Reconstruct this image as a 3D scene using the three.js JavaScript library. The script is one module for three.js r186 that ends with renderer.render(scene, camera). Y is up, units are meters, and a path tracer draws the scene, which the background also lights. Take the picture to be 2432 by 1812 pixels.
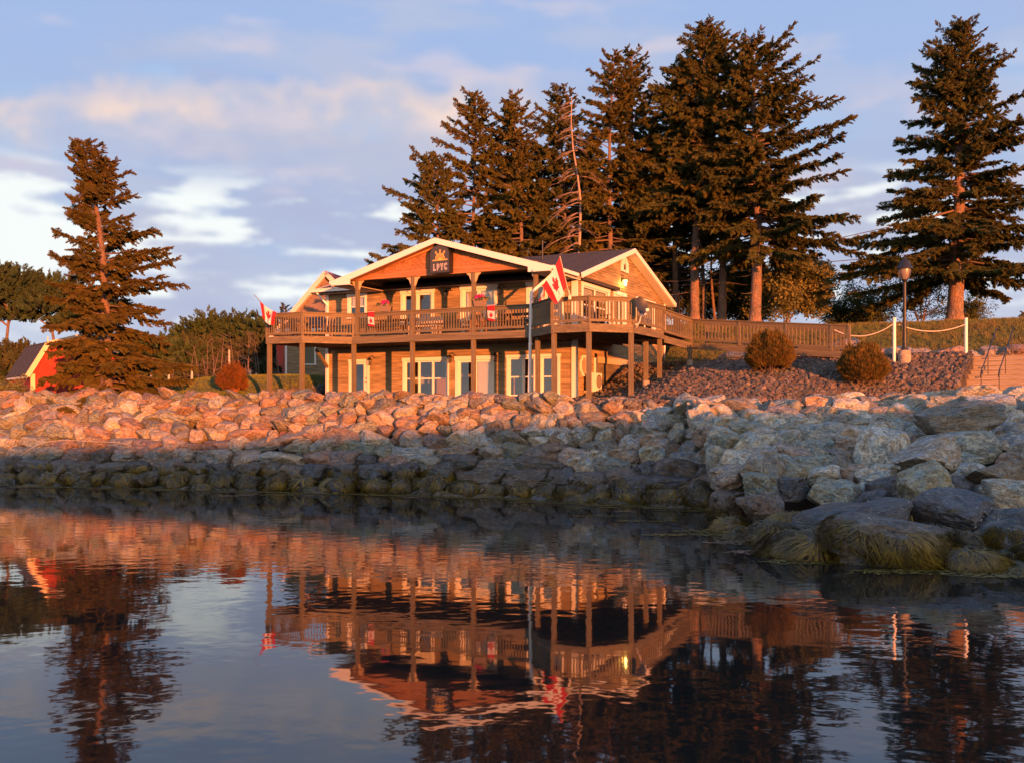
import * as THREE from 'three';
import { mergeGeometries, mergeVertices, toCreasedNormals } from 'three/addons/utils/BufferGeometryUtils.js';
import { ImprovedNoise } from 'three/addons/math/ImprovedNoise.js';

// ---------------------------------------------------------------- camera, sky, sun, exposure
const scene = new THREE.Scene();
const EYE = 2.8;                                        // metres above the water
const camera = new THREE.PerspectiveCamera(45.56, 2432 / 1948, 0.1, 1500);
camera.position.set(0, EYE, 0);
camera.lookAt(0, EYE, -10);
camera.setViewOffset(2432, 1948, 0, 0, 2432, 1812);     // level camera, lens shifted up a little
const renderer = new THREE.WebGLRenderer({ antialias: true });
renderer.setSize(1024, 762);
renderer.toneMapping = THREE.LinearToneMapping;
renderer.toneMappingExposure = 3.4;
renderer.shadowMap.enabled = true;

const SUN_AZ = 22.5 * Math.PI / 180, SUN_EL = 3.2 * Math.PI / 180;
const sunDir = new THREE.Vector3(Math.sin(SUN_AZ) * Math.cos(SUN_EL), Math.sin(SUN_EL), Math.cos(SUN_AZ) * Math.cos(SUN_EL));
const sun = new THREE.DirectionalLight(new THREE.Color().setRGB(1, 0.262, 0.058), 4.1);
sun.position.copy(sunDir).multiplyScalar(150).add(new THREE.Vector3(0, 6, -40));
sun.target.position.set(0, 6, -40);
sun.castShadow = true;
Object.assign(sun.shadow.camera, { left: -60, right: 60, top: 40, bottom: -20, near: 1, far: 320 });
sun.shadow.mapSize.set(4096, 4096);
scene.add(sun, sun.target);
sun.name = 'sun';

function mulberry(a) { return () => { a |= 0; a = a + 0x6D2B79F5 | 0; let t = Math.imul(a ^ a >>> 15, 1 | a); t = t + Math.imul(t ^ t >>> 7, 61 | t) ^ t; return ((t ^ t >>> 14) >>> 0) / 4294967296; }; }
const perlin = new ImprovedNoise();
const fbm = (x, y, z, n = 4) => { let s = 0, a = 0.5; for (let i = 0; i < n; i++) { s += a * perlin.noise(x, y, z); x *= 2.03; y *= 2.03; z *= 2.03; a *= 0.5; } return s; };
const clamp = THREE.MathUtils.clamp, sstep = (a, b, x) => { const t = clamp((x - a) / (b - a), 0, 1); return t * t * (3 - 2 * t); };
const lerp = THREE.MathUtils.lerp, DEG = Math.PI / 180;
const lin = (c) => { c /= 255; return c <= 0.04045 ? c / 12.92 : Math.pow((c + 0.055) / 1.055, 2.4); };
const piece = (x, pts) => { if (x <= pts[0][0]) return pts[0][1]; for (let i = 1; i < pts.length; i++) if (x <= pts[i][0]) return lerp(pts[i - 1][1], pts[i][1], (x - pts[i - 1][0]) / (pts[i][0] - pts[i - 1][0])); return pts[pts.length - 1][1]; };

function makeSky() {
  const W = 2048, H = 1024, d = new Float32Array(W * H * 4);
  const C = (r, g, b) => [lin(r), lin(g), lin(b)];
  const grad = [[-90, C(70, 72, 80)], [-2, C(150, 158, 180)], [0.5, C(216, 222, 230)], [4, C(206, 214, 229)], [8, C(184, 194, 219)], [13, C(172, 187, 219)], [19, C(160, 185, 227)], [30, C(146, 179, 229)], [60, C(120, 158, 218)], [90, C(110, 148, 212)]];
  const white = C(242, 247, 246), pink = C(243, 217, 204), lav = C(174, 182, 211), grey = C(194, 196, 212), dusk = [2.5, 1.75, 1.05];
  for (let r = 0; r < H; r++) {
    const up = ((r + 0.5) / H - 0.5) * Math.PI, el = up / DEG;
    let k = 1; while (k < grad.length - 1 && el > grad[k][0]) k++;
    const g0 = grad[k - 1], g1 = grad[k], gt = clamp((el - g0[0]) / (g1[0] - g0[0]), 0, 1);
    for (let c = 0; c < W; c++) {
      const round = ((c + 0.5) / W - 0.5) * 2 * Math.PI;
      const x = Math.cos(round) * Math.cos(up), z = Math.sin(round) * Math.cos(up), y = Math.sin(up);
      let az = Math.atan2(x, -z) / DEG;                              // degrees to the right of -z
      const col = [0, 1, 2].map((i) => lerp(g0[1][i], g1[1][i], gt));
      const mix = (o, t) => { t = clamp(t, 0, 1); for (let i = 0; i < 3; i++) col[i] = lerp(col[i], o[i], t); };
      if (el > -3) {
        const h = Math.max(y, 0.03), qx = x * 3, qz = z * 3;
        // broad lavender layers, stretched level
        const n1 = fbm(qx * 0.9 + 4, el * 0.11, qz * 0.9 + 2, 5);
        mix(lav, sstep(-0.05, 0.3, n1) * 0.8 * sstep(27, 10, el) + 0.12);
        const n0 = fbm(qx * 1.6 + 14, el * 0.3 + 3, qz * 1.6, 6);
        mix(grey, sstep(0.02, 0.35, n0) * 0.5);
        // clearer pale blue gaps
        const n2 = fbm(qx * 1.3 + 11, el * 0.17 + 5, qz * 1.3 + 7, 5);
        mix(C(158, 196, 236), sstep(0.08, 0.34, n2) * 0.55 * sstep(4, 9, el));
        // long bank of lit cloud
        const wob = fbm(qx * 3.1 + 1, 2.5, qz * 3.1, 5), edge = fbm(qx * 7 + 31, el * 0.45, qz * 7 + 3, 5);
        const mid = piece(az, [[-180, 15], [-60, 13.2], [-28, 15.1], [-17, 16.4], [-8, 18.1], [2, 18.2], [10, 17.2], [60, 15], [180, 15]]) + wob * 2.0;
        const e = (el - mid) * 1.15 + edge * 2.6;
        const bank = sstep(1.7, 0.1, e) * sstep(-4.6, -0.4, e) * (0.25 + 0.75 * sstep(7, -1, az) * sstep(-80, -30, az)) * sstep(-0.42, 0.05, fbm(qx * 1.9 + 3, 1.2, qz * 1.9 + 8, 3) + 0.08);
        mix(grey, bank * 0.55);
        mix(pink, bank * (0.2 + 0.62 * sstep(-1.6, 0.5, e)) * (0.62 + 1.5 * edge));
        // wisps above and to the right
        const w1 = fbm(qx * 2.4 + 21, el * 0.5 + az * 0.01, qz * 2.4 + 5, 5);
        mix(C(226, 210, 216), sstep(0.1, 0.4, w1) * 0.45 * sstep(9, 13, el));
        // bright breaks low in the sky
        const s1 = fbm(qx * 3.6 + 9 + el * 0.05, el * 1.05 + 13 + perlin.noise(qx * 2, 4, qz * 2) * 0.8, qz * 3.6 + 4, 6);
        const zone = sstep(2.5, 5.5, el) * sstep(14, 11.5, el);
        mix(white, sstep(-0.02, 0.24, s1 + 0.3 * sstep(-15, -27, az) * sstep(12.6, 11.2, el) * sstep(6.5, 8.5, el) - 0.04 * sstep(-3, 12, az)) * zone);
        const s2 = fbm(qx * 5 + 40, el * 0.9 + 2, qz * 5, 5);
        mix(C(232, 238, 240), sstep(0.05, 0.35, s2) * 0.6 * sstep(7, 1, el));
        // the side of the sunset, behind the camera
        const glow = x * sunDir.x + z * sunDir.z;
        mix(dusk, sstep(-0.1, 1, glow) * 0.85 * sstep(42, 0, el));
      }
      const o = (r * W + c) * 4; d[o] = col[0] / 3.2; d[o + 1] = col[1] / 3.2; d[o + 2] = col[2] / 3.2; d[o + 3] = 1;
    }
  }
  const t = new THREE.DataTexture(d, W, H, THREE.RGBAFormat, THREE.FloatType);
  t.mapping = THREE.EquirectangularReflectionMapping; t.magFilter = THREE.LinearFilter; t.needsUpdate = true;
  return t;
}
const skyTex = makeSky();
scene.background = skyTex; scene.environment = skyTex;

// ---------------------------------------------------------------- helpers
const TH = 26.5 * DEG, CT = Math.cos(TH), ST = Math.sin(TH), OX = -6.65, OZ = -40.99;
// the house frame: u along the front of the clubhouse to the right, o outwards to the water
const toW = (u, o) => [OX + CT * u - ST * o, OZ + ST * u + CT * o];
const toU = (x, z) => { const a = x - OX, b = z - OZ; return [CT * a + ST * b, -ST * a + CT * b]; };
const taken = {};
function numbered(n) { const k = taken[n] = (taken[n] ?? -1) + 1; return k ? n + '_' + String(k).padStart(3, '0') : n; }
function tag(o, label, category, group, kind) { if (label) o.userData.label = label; if (category) o.userData.category = category; if (group) o.userData.group = group; if (kind) o.userData.kind = kind; return o; }
function thingW(name, label, category, [x, y, z], turn = 0, group) { const g = new THREE.Group(); g.name = numbered(name); g.position.set(x, y, z); g.rotation.y = turn; scene.add(g); return tag(g, label, category, group); }
function thing(name, label, category, [u, y, o], turn = 0, group) { const [x, z] = toW(u, o); return thingW(name, label, category, [x, y, z], -TH + turn, group); }
function mesh(name, geo, m, parent = scene) { const o = new THREE.Mesh(Array.isArray(geo) ? join(geo) : geo, m); o.name = parent === scene ? numbered(name) : name; o.castShadow = o.receiveShadow = true; parent.add(o); return o; }
function join(list) { return mergeGeometries(list.map((g) => { const n = g.index ? g.toNonIndexed() : g; for (const k of Object.keys(n.attributes)) if (!['position', 'normal', 'uv', ...(list.every((q) => q.attributes.color) ? ['color'] : [])].includes(k)) n.deleteAttribute(k); return n; })); }
function bx(w, h, d, x = 0, y = 0, z = 0, ry = 0) { const g = new THREE.BoxGeometry(w, h, d); if (ry) g.rotateY(ry); g.translate(x, y, z); return g; }
function cyl(r0, r1, h, x = 0, y = 0, z = 0, n = 12) { const g = new THREE.CylinderGeometry(r1, r0, h, n); g.translate(x, y, z); return g; }   // r0 at the foot
function bar(a, b, r, n = 6, r2 = r) { const A = new THREE.Vector3(...a), B = new THREE.Vector3(...b), d = B.clone().sub(A), g = new THREE.CylinderGeometry(r2, r, d.length(), n); g.applyQuaternion(new THREE.Quaternion().setFromUnitVectors(new THREE.Vector3(0, 1, 0), d.clone().normalize())); const m = A.add(B).multiplyScalar(0.5); g.translate(m.x, m.y, m.z); return g; }
function beam(a, b, w, h) { const A = new THREE.Vector3(...a), B = new THREE.Vector3(...b), d = B.clone().sub(A), g = new THREE.BoxGeometry(w, h, d.length()), m = new THREE.Matrix4().lookAt(A, B, new THREE.Vector3(0, 1, 0)); g.applyMatrix4(m); const c = A.add(B).multiplyScalar(0.5); g.translate(c.x, c.y, c.z); return g; }
function tube(pts, r, seg = 24, n = 6) { return new THREE.TubeGeometry(new THREE.CatmullRomCurve3(pts.map((p) => new THREE.Vector3(...p))), seg, r, n); }
function extrude(pts, depth) { const s = new THREE.Shape(pts.map((p) => new THREE.Vector2(...p))); return new THREE.ExtrudeGeometry(s, { depth, bevelEnabled: false }); }   // in x,y along +z
const rgb = (r, g, b) => new THREE.Color().setRGB(r, g, b);
function M(r, g, b, roughness = 0.8, more = {}) { return new THREE.MeshStandardMaterial({ color: rgb(r, g, b), roughness, side: THREE.DoubleSide, ...more }); }

// tiling noise pictures
function tileNoise(size, cells, seed) { const rnd = mulberry(seed), n = cells * cells, v = Array.from({ length: n }, rnd); return (px, py) => { const x = px / size * cells, y = py / size * cells, ix = Math.floor(x), iy = Math.floor(y), f = x - ix, g = y - iy, s = f * f * (3 - 2 * f), t = g * g * (3 - 2 * g), at = (a, b) => v[((b % cells) + cells) % cells * cells + ((a % cells) + cells) % cells]; return lerp(lerp(at(ix, iy), at(ix + 1, iy), s), lerp(at(ix, iy + 1), at(ix + 1, iy + 1), s), t); }; }
function noiseTex(size, fn, srgb) { const d = new Uint8Array(size * size * 4); for (let y = 0; y < size; y++) for (let x = 0; x < size; x++) { const c = fn(x, y), o = (y * size + x) * 4; for (let i = 0; i < 3; i++) d[o + i] = clamp(Math.round(255 * (c.length ? c[i] : c)), 0, 255); d[o + 3] = 255; } const t = new THREE.DataTexture(d, size, size); t.wrapS = t.wrapT = THREE.RepeatWrapping; t.magFilter = THREE.LinearFilter; if (srgb) t.colorSpace = THREE.SRGBColorSpace; t.needsUpdate = true; return t; }
const NS = 512, na = tileNoise(NS, 6, 1), nb = tileNoise(NS, 17, 2), nc = tileNoise(NS, 48, 3), nd = tileNoise(NS, 120, 4), ne = tileNoise(NS, 256, 5);
const crack = (x, y) => Math.pow(1 - Math.abs(2 * nb(x + 50 * na(x + 33, y), y + 70 * na(x, y + 71)) - 1), 26);
const stoneHeight = noiseTex(NS, (x, y) => -0.3 * crack(x, y) + 0.12 + 0.34 * na(x, y) + 0.3 * nb(x, y + 40 * na(x, y)) + 0.2 * nc(x, y) + 0.16 * nd(x, y));
const stoneColor = noiseTex(NS, (x, y) => { const vein = Math.pow(1 - Math.abs(2 * nb(x + 60 * na(x, y), y * 2) - 1), 14) * 0.35, l = 0.62 + 0.15 * na(x, y) + 0.16 * nb(x, y) + 0.16 * (nc(x, y) - 0.5) + 0.26 * (nd(x, y) - 0.5) + 0.2 * (ne(x, y) - 0.5), warm = (nb(x + 200, y + 90) - 0.5) * 0.16 + (na(x + 90, y) - 0.5) * 0.12; const k = 0.16 * crack(x, y), li = Math.max(0, nb(x + 311, y + 57) * nc(x, y) - 0.42) * 0.9; return [l + vein + warm - k + li, l + vein - k + li, l + vein - warm * 1.1 - k + li * 0.8]; }, true);
const stainColor = noiseTex(NS, (x, y) => { const l = 0.82 + 0.16 * (na(x, y) - 0.5) + 0.22 * (nb(x, y) - 0.5) + 0.14 * (nd(x, y) - 0.5); return [l + 0.02, l, l - 0.02]; }, true);
const barkHeight = noiseTex(NS, (x, y) => 0.6 * nc(x, y * 0.3) + 0.4 * nd(x, y));

// ---------------------------------------------------------------- the ground
const owOf = (u) => piece(u, [[-30, 12], [-18, 10.6], [-9.5, 9.2], [0, 7.3], [10, 5.5], [17.7, 6.2], [30, 7]]);
const ocOf = (u) => piece(u, [[-30, 7.6], [-18, 6.2], [-9.5, 5.2], [0, 3.7], [10, 2.7], [14, 2.3], [17, 1.3], [20.8, -0.9], [24, -1.4], [40, -1.6]]);
const ycOf = (u) => piece(u, [[-30, 3.35], [-10, 3.3], [0, 3.22], [10, 3.1], [13, 2.9], [17, 2.8], [21, 2.85], [40, 2.9]]);
const oeOf = (u) => piece(u, [[9, -7.5], [12, -6.9], [14, -6.0], [17, -4.8], [21, -4.9], [40, -5]]);
const pointY = (x, z) => { const D = -z; return clamp(lerp(2.85, 3.3, sstep(12.5, 14.5, x)) * (D - 17.4) / 13.6, -2, 3.3) - 3 * sstep(6.0, 4.2, x + (D - 20) * 0.06); };
function landY(u, o) {
  let h = 3.03;
  const inland = ocOf(u) - o;
  const left = sstep(-3.6, -6.5, u) * (0.22 + 0.78 * sstep(-18, -10.5, u + 0.25 * (o + 2)));
  h += left * 1.5 * sstep(-0.5, 10, inland);
  const back = sstep(-11, -19, o), lift = lerp(1.6, 4.5, sstep(-7, 3, u));
  let r = h;
  if (u > 8.5) {
    const oc = ocOf(u) - 0.5, oe = oeOf(u), t = clamp((oc - o) / (oc - oe), 0, 1);
    let slope = 3.05 + 1.72 * Math.pow(t, lerp(2.6, 0.9, sstep(9.6, 13.5, u)));
    if (u > 23.12 + 0.15 * (-2.85 - o) && u < 28 && o > -6.3) slope = Math.min(slope, 2.85 + 1.55 * clamp((-2.85 - o) / 2.97, 0, 1));
    const lawn = sstep(0, 1, clamp((oe - 3.9 - o) / 10.5, 0, 1)) * 2.35;
    r = lerp(h, slope + lawn, sstep(8.6, 9.6, u));
  }
  h = lerp(r, Math.max(r, 3.03 + lift - (u > 14 ? 0.35 : 0)), back * sstep(16, 11, u));
  h -= sstep(-30, -60, o) * 3.2;
  return h + 0.05 * fbm(u * 0.5, o * 0.5, 3, 3);
}
function groundY(u, o) {
  const oc = ocOf(u), ow = owOf(u), [x, z] = toW(u, o);
  if (o <= oc) return landY(u, o);
  let h = ycOf(u) * (1 - (o - oc) / (ow - oc)) - 0.75 * sstep(0, 0.5, o - oc);
  if (u > 14) h = Math.max(h, lerp(-2, pointY(x, z) - 1.3, sstep(14, 20, u)));
  return Math.max(h, -2);
}
const grassC = [0.1, 0.12, 0.025], dryC = [0.13, 0.11, 0.035], soilC = [0.09, 0.075, 0.06], pathC = [0.17, 0.145, 0.13];
{
  const us = [], os = [];
  for (let u = -80; u <= 80; u += (u > 22.4 && u < 24.4 ? 0.1 : u > -26 && u < 32 ? 0.5 : 2.5)) us.push(u);
  for (let o = -120; o <= 14; o += (o > -32 ? 0.45 : 3)) os.push(o);
  const pos = [], col = [], uv = [], idx = [];
  for (const u of us) for (const o of os) {
    const [x, z] = toW(u, o), y = groundY(u, o); pos.push(x, y, z); uv.push(x, z);
    const n = fbm(u * 0.6, o * 0.6, 1, 4), n2 = fbm(u * 2.3, o * 2.3, 6, 3);
    let c = grassC.map((v, i) => lerp(v, dryC[i], clamp(0.35 + 1.6 * n + (u > 14 ? 0.3 : 0), 0, 1)));
    const oe = oeOf(u), gravel = u > 8.6 && o > oe - 0.2, path = u > 8.6 && o <= oe - 0.2 && o > oe - 3.8 && u > 12;
    if (o > ocOf(u) - 0.9 || gravel || (u > -3.6 && u < 9.5 && o > -3)) c = soilC; else if (path) c = pathC; else if (u < -2.6 && u > -4.6 && o > -7) c = soilC;
    col.push(...c.map((v) => v * (1 + 0.5 * n2)));
  }
  const nO = os.length;
  for (let i = 0; i < us.length - 1; i++) for (let j = 0; j < nO - 1; j++) { const a = i * nO + j; idx.push(a, a + 1, a + nO, a + 1, a + nO + 1, a + nO); }
  const g = new THREE.BufferGeometry(); g.setAttribute('position', new THREE.Float32BufferAttribute(pos, 3)); g.setAttribute('color', new THREE.Float32BufferAttribute(col, 3)); g.setAttribute('uv', new THREE.Float32BufferAttribute(uv, 2)); g.setIndex(idx); g.computeVertexNormals();
  tag(mesh('ground', g, new THREE.MeshStandardMaterial({ vertexColors: true, roughness: 1, side: THREE.DoubleSide, map: stainColor, bumpMap: stoneHeight, bumpScale: 0.06 })), 'grassy shore rising behind the rock wall', 'ground', null, 'structure');
}
// the low bank across the cove, out of sight behind the camera, that keeps the last sun off the water and the lower rocks
{
  const across = new THREE.Vector3(sunDir.z, 0, -sunDir.x).normalize(), along = new THREE.Vector3(sunDir.x, 0, sunDir.z).normalize();
  const pos = [], idx = [], prof = [[-5, -1.2], [-3, 0.6], [-1.5, 0.86], [0, 1], [3, 0.97], [9, 0.8], [16, -0.4]], n = 121;
  for (let i = 0; i < n; i++) { const a = lerp(-90, 90, i / (n - 1)), top = 5.45 + 0.026 * a + 0.35 * fbm(a * 0.12, 3, 1, 4); for (const [s, k] of prof) { const p = along.clone().multiplyScalar(32 + s).addScaledVector(across, a); pos.push(p.x, top * k, p.z); } }
  for (let i = 0; i < n - 1; i++) for (let j = 0; j < prof.length - 1; j++) { const a = i * prof.length + j; idx.push(a, a + prof.length, a + 1, a + 1, a + prof.length, a + prof.length + 1); }
  const g = new THREE.BufferGeometry(); g.setAttribute('position', new THREE.Float32BufferAttribute(pos, 3)); g.setIndex(idx); g.computeVertexNormals();
  tag(mesh('far_bank', g, M(0.08, 0.075, 0.04, 1)), 'low grassy bank across the cove', 'bank', null, 'structure');
}
// ---------------------------------------------------------------- the water
{
  const N = 2048, SIZE = 44, d = new Float32Array(N * N * 4), rnd = mulberry(77), waves = [];
  for (let i = 0; i < 52; i++) { const L = 0.075 * Math.pow(12, rnd()), a = (rnd() - 0.5) * 2.1 + 0.12, k = 2 * Math.PI / L; waves.push([k * Math.sin(a), k * Math.cos(a), rnd() * 6.283, Math.pow(L, 1.02)]); }
  let rms = 0; for (const w of waves) rms += (w[3] * Math.hypot(w[0], w[1])) ** 2 / 2; rms = Math.sqrt(rms);
  const B = 10, cellN = N / B;                                       // coarse field of how ruffled the water is
  for (let r = 0; r < N; r++) {
    const z = -40 + (r + 0.5) / N * SIZE;
    for (let c = 0; c < N; c++) {
      const x = -22 + (c + 0.5) / N * SIZE;
      let h = 0;
      if (-z > 4 && Math.abs(x) < -z * 0.56 + 5) {
        for (const w of waves) h += w[3] * Math.sin(w[0] * x + w[1] * z + w[2]);
        const [u, o] = toU(x, z), off = o - owOf(u), patch = 0.72 + 0.9 * perlin.noise(x * 0.16, 1.3, z * 0.3) + 0.4 * perlin.noise(x * 0.6, 7.3, z * 0.9);
        h *= (0.2 + 0.8 * sstep(1, 10, off)) * clamp(patch, 0.15, 1.6);
      }
      const k = (r * N + c) * 4; d[k] = d[k + 1] = d[k + 2] = h / rms; d[k + 3] = 1;
    }
  }
  const t = new THREE.DataTexture(d, N, N, THREE.RGBAFormat, THREE.FloatType); t.wrapS = t.wrapT = THREE.ClampToEdgeWrapping; t.magFilter = THREE.LinearFilter; t.needsUpdate = true;
  const g = new THREE.PlaneGeometry(220, 120, 1, 1); g.rotateX(-Math.PI / 2); g.translate(0, 0, 10);
  const p = g.attributes.position, uv = g.attributes.uv; for (let i = 0; i < p.count; i++) uv.setXY(i, (p.getX(i) + 22) / SIZE, (p.getZ(i) + 40) / SIZE);
  tag(mesh('water', g, new THREE.MeshPhysicalMaterial({ color: rgb(0.012, 0.013, 0.012), roughness: 0.03, ior: 1.52, bumpMap: t, bumpScale: 0.0062, side: THREE.DoubleSide })), 'calm dark water of the cove mirroring the clubhouse', 'water', null, 'structure');
}
// ---------------------------------------------------------------- materials of the buildings
const mSiding = M(0.38, 0.29, 0.165, 0.75, { vertexColors: true, map: stainColor });
const mWallCore = M(0.16, 0.145, 0.09, 0.9), mInner = M(0.5, 0.44, 0.36, 0.9), mFloorIn = M(0.25, 0.17, 0.1, 0.6);
const mWhite = M(0.74, 0.7, 0.65, 0.5), mStain = M(0.2, 0.165, 0.1, 0.75, { map: stainColor }), mDarkWood = M(0.16, 0.1, 0.07, 0.9);
const mShake = [M(0.46, 0.22, 0.1, 0.85, { map: stainColor }), M(0.42, 0.195, 0.085, 0.85, { map: stainColor }), M(0.5, 0.24, 0.11, 0.85, { map: stainColor })];
const mRoof = M(0.075, 0.06, 0.055, 0.95, { map: stoneColor, bumpMap: stoneHeight, bumpScale: 0.03 });
const mBlack = M(0.012, 0.011, 0.012, 0.45), mMetal = M(0.4, 0.4, 0.4, 0.4, { metalness: 0.8 }), mConcrete = M(0.42, 0.37, 0.31, 0.9, { map: stainColor }), mGrey = M(0.12, 0.12, 0.13, 0.5);
const mGlass = new THREE.MeshPhysicalMaterial({ color: rgb(0.86, 0.88, 0.88), roughness: 0.0, transmission: 1, thickness: 0, ior: 1.75, side: THREE.DoubleSide });
const mBlind = M(0.62, 0.6, 0.56, 0.9);

// lapped boards over a wall in (s, y, n), around the openings; span(y) gives the ends at a height
function clapboard(y0, y1, span, holes, seed, pitch = 0.115) {
  const pos = [], nor = [], uv = [], col = [], rnd = mulberry(seed);
  const quad = (a, b, c, d, n, k) => { for (const p of [a, b, c, a, c, d]) { pos.push(...p); nor.push(...n); uv.push(p[0] * 0.13, p[1] * 1.3); col.push(k, k, k); } };
  for (let y = y0; y < y1 - 0.01; y += pitch) {
    const top = Math.min(y + pitch, y1), [a0, a1] = span(top - 0.01), [b0, b1] = span(y);
    let segs = [[Math.max(a0, b0), Math.min(a1, b1)]];
    for (const [h0, h1, hy0, hy1] of holes) if (hy0 < top - 0.02 && hy1 > y + 0.02) segs = segs.flatMap(([p, q]) => h1 <= p || h0 >= q ? [[p, q]] : [[p, h0], [h1, q]].filter(([m, n]) => n - m > 0.02));
    for (const [p, q] of segs) for (let s = p; s < q - 0.001;) { const e = Math.min(q, s + 2 + 3 * rnd()), k = 0.93 + 0.13 * rnd(), b = 0.03, t = 0.006;
      quad([s, y, b], [e, y, b], [e, top + 0.004, t], [s, top + 0.004, t], [0, 0.14, 0.99], k);
      quad([s, y, b], [s, y, 0.001], [e, y, 0.001], [e, y, b], [0, -1, 0], k); s = e; }
  }
  const g = new THREE.BufferGeometry(); for (const [k, v, n] of [['position', pos, 3], ['normal', nor, 3], ['uv', uv, 2], ['color', col, 3]]) g.setAttribute(k, new THREE.Float32BufferAttribute(v, n)); return g;
}
function wallWith(pts, holes, thick) { const s = new THREE.Shape(pts.map((p) => new THREE.Vector2(...p))); for (const [a, b, c, d] of holes) s.holes.push(new THREE.Path([[a, c], [a, d], [b, d], [b, c]].map((p) => new THREE.Vector2(...p)))); const g = new THREE.ExtrudeGeometry(s, { depth: thick, bevelEnabled: false }); g.translate(0, 0, -thick); return g; }
const on = (g, m) => g.applyMatrix4(m);
// a window or glazed door in wall coordinates: trim boards, sashes and panes
function glazed(name, parent, wall, [a, b, y0, y1], cols, { rail = null, door = false, trim = 0.11, blind = null, label } = {}) {
  const f = [bx(trim, y1 - y0, 0.05, a + trim / 2, (y0 + y1) / 2, 0.026), bx(trim, y1 - y0, 0.05, b - trim / 2, (y0 + y1) / 2, 0.026), bx(b - a + 0.06, trim * 1.1, 0.06, (a + b) / 2, y1 - trim * 0.55 + 0.02, 0.032)];
  if (!door) f.push(bx(b - a + 0.08, 0.07, 0.09, (a + b) / 2, y0 + 0.035, 0.045));
  const w = mesh(name, on(join(f), wall), mWhite, parent); if (label) w.userData.label = label;
  const i0 = a + trim, i1 = b - trim, by = y0 + (door ? 0.05 : 0.07), ty = y1 - trim, n = cols.length, tot = cols.reduce((p, q) => p + q, 0); let x = i0;
  for (let k = 0; k < n; k++) {
    const e = x + (i1 - i0) * cols[k] / tot, sw = door ? 0.085 : 0.05, sash = [bx(sw, ty - by, 0.045, x + sw / 2, (by + ty) / 2, -0.03 - 0.012 * (k % 2)), bx(sw, ty - by, 0.045, e - sw / 2, (by + ty) / 2, -0.03 - 0.012 * (k % 2)), bx(e - x - 2 * sw, sw, 0.045, (x + e) / 2, ty - sw / 2, -0.03), bx(e - x - 2 * sw, door ? 0.16 : sw, 0.045, (x + e) / 2, by + (door ? 0.08 : sw / 2), -0.03)];
    const cuts = rail ? [[by + sw, by + (ty - by) * rail - 0.025], [by + (ty - by) * rail + 0.025, ty - sw]] : [[by + (door ? 0.16 : sw), ty - sw]];
    if (rail) sash.push(bx(e - x - 2 * sw, 0.05, 0.05, (x + e) / 2, by + (ty - by) * rail, -0.028));
    mesh('sash', on(join(sash), wall), mWhite, w);
    for (const [p, q] of cuts) mesh('pane', on(bx(e - x - 2 * sw, q - p, 0.006, (x + e) / 2, (p + q) / 2, -0.035), wall), mGlass, w);
    if (blind && blind[k]) mesh('blind', on(bx(e - x - 2 * sw, (ty - by) * blind[k], 0.012, (x + e) / 2, ty - (ty - by) * blind[k] / 2, -0.12), wall), mBlind, w);
    x = e;
  }
  return w;
}
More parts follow.
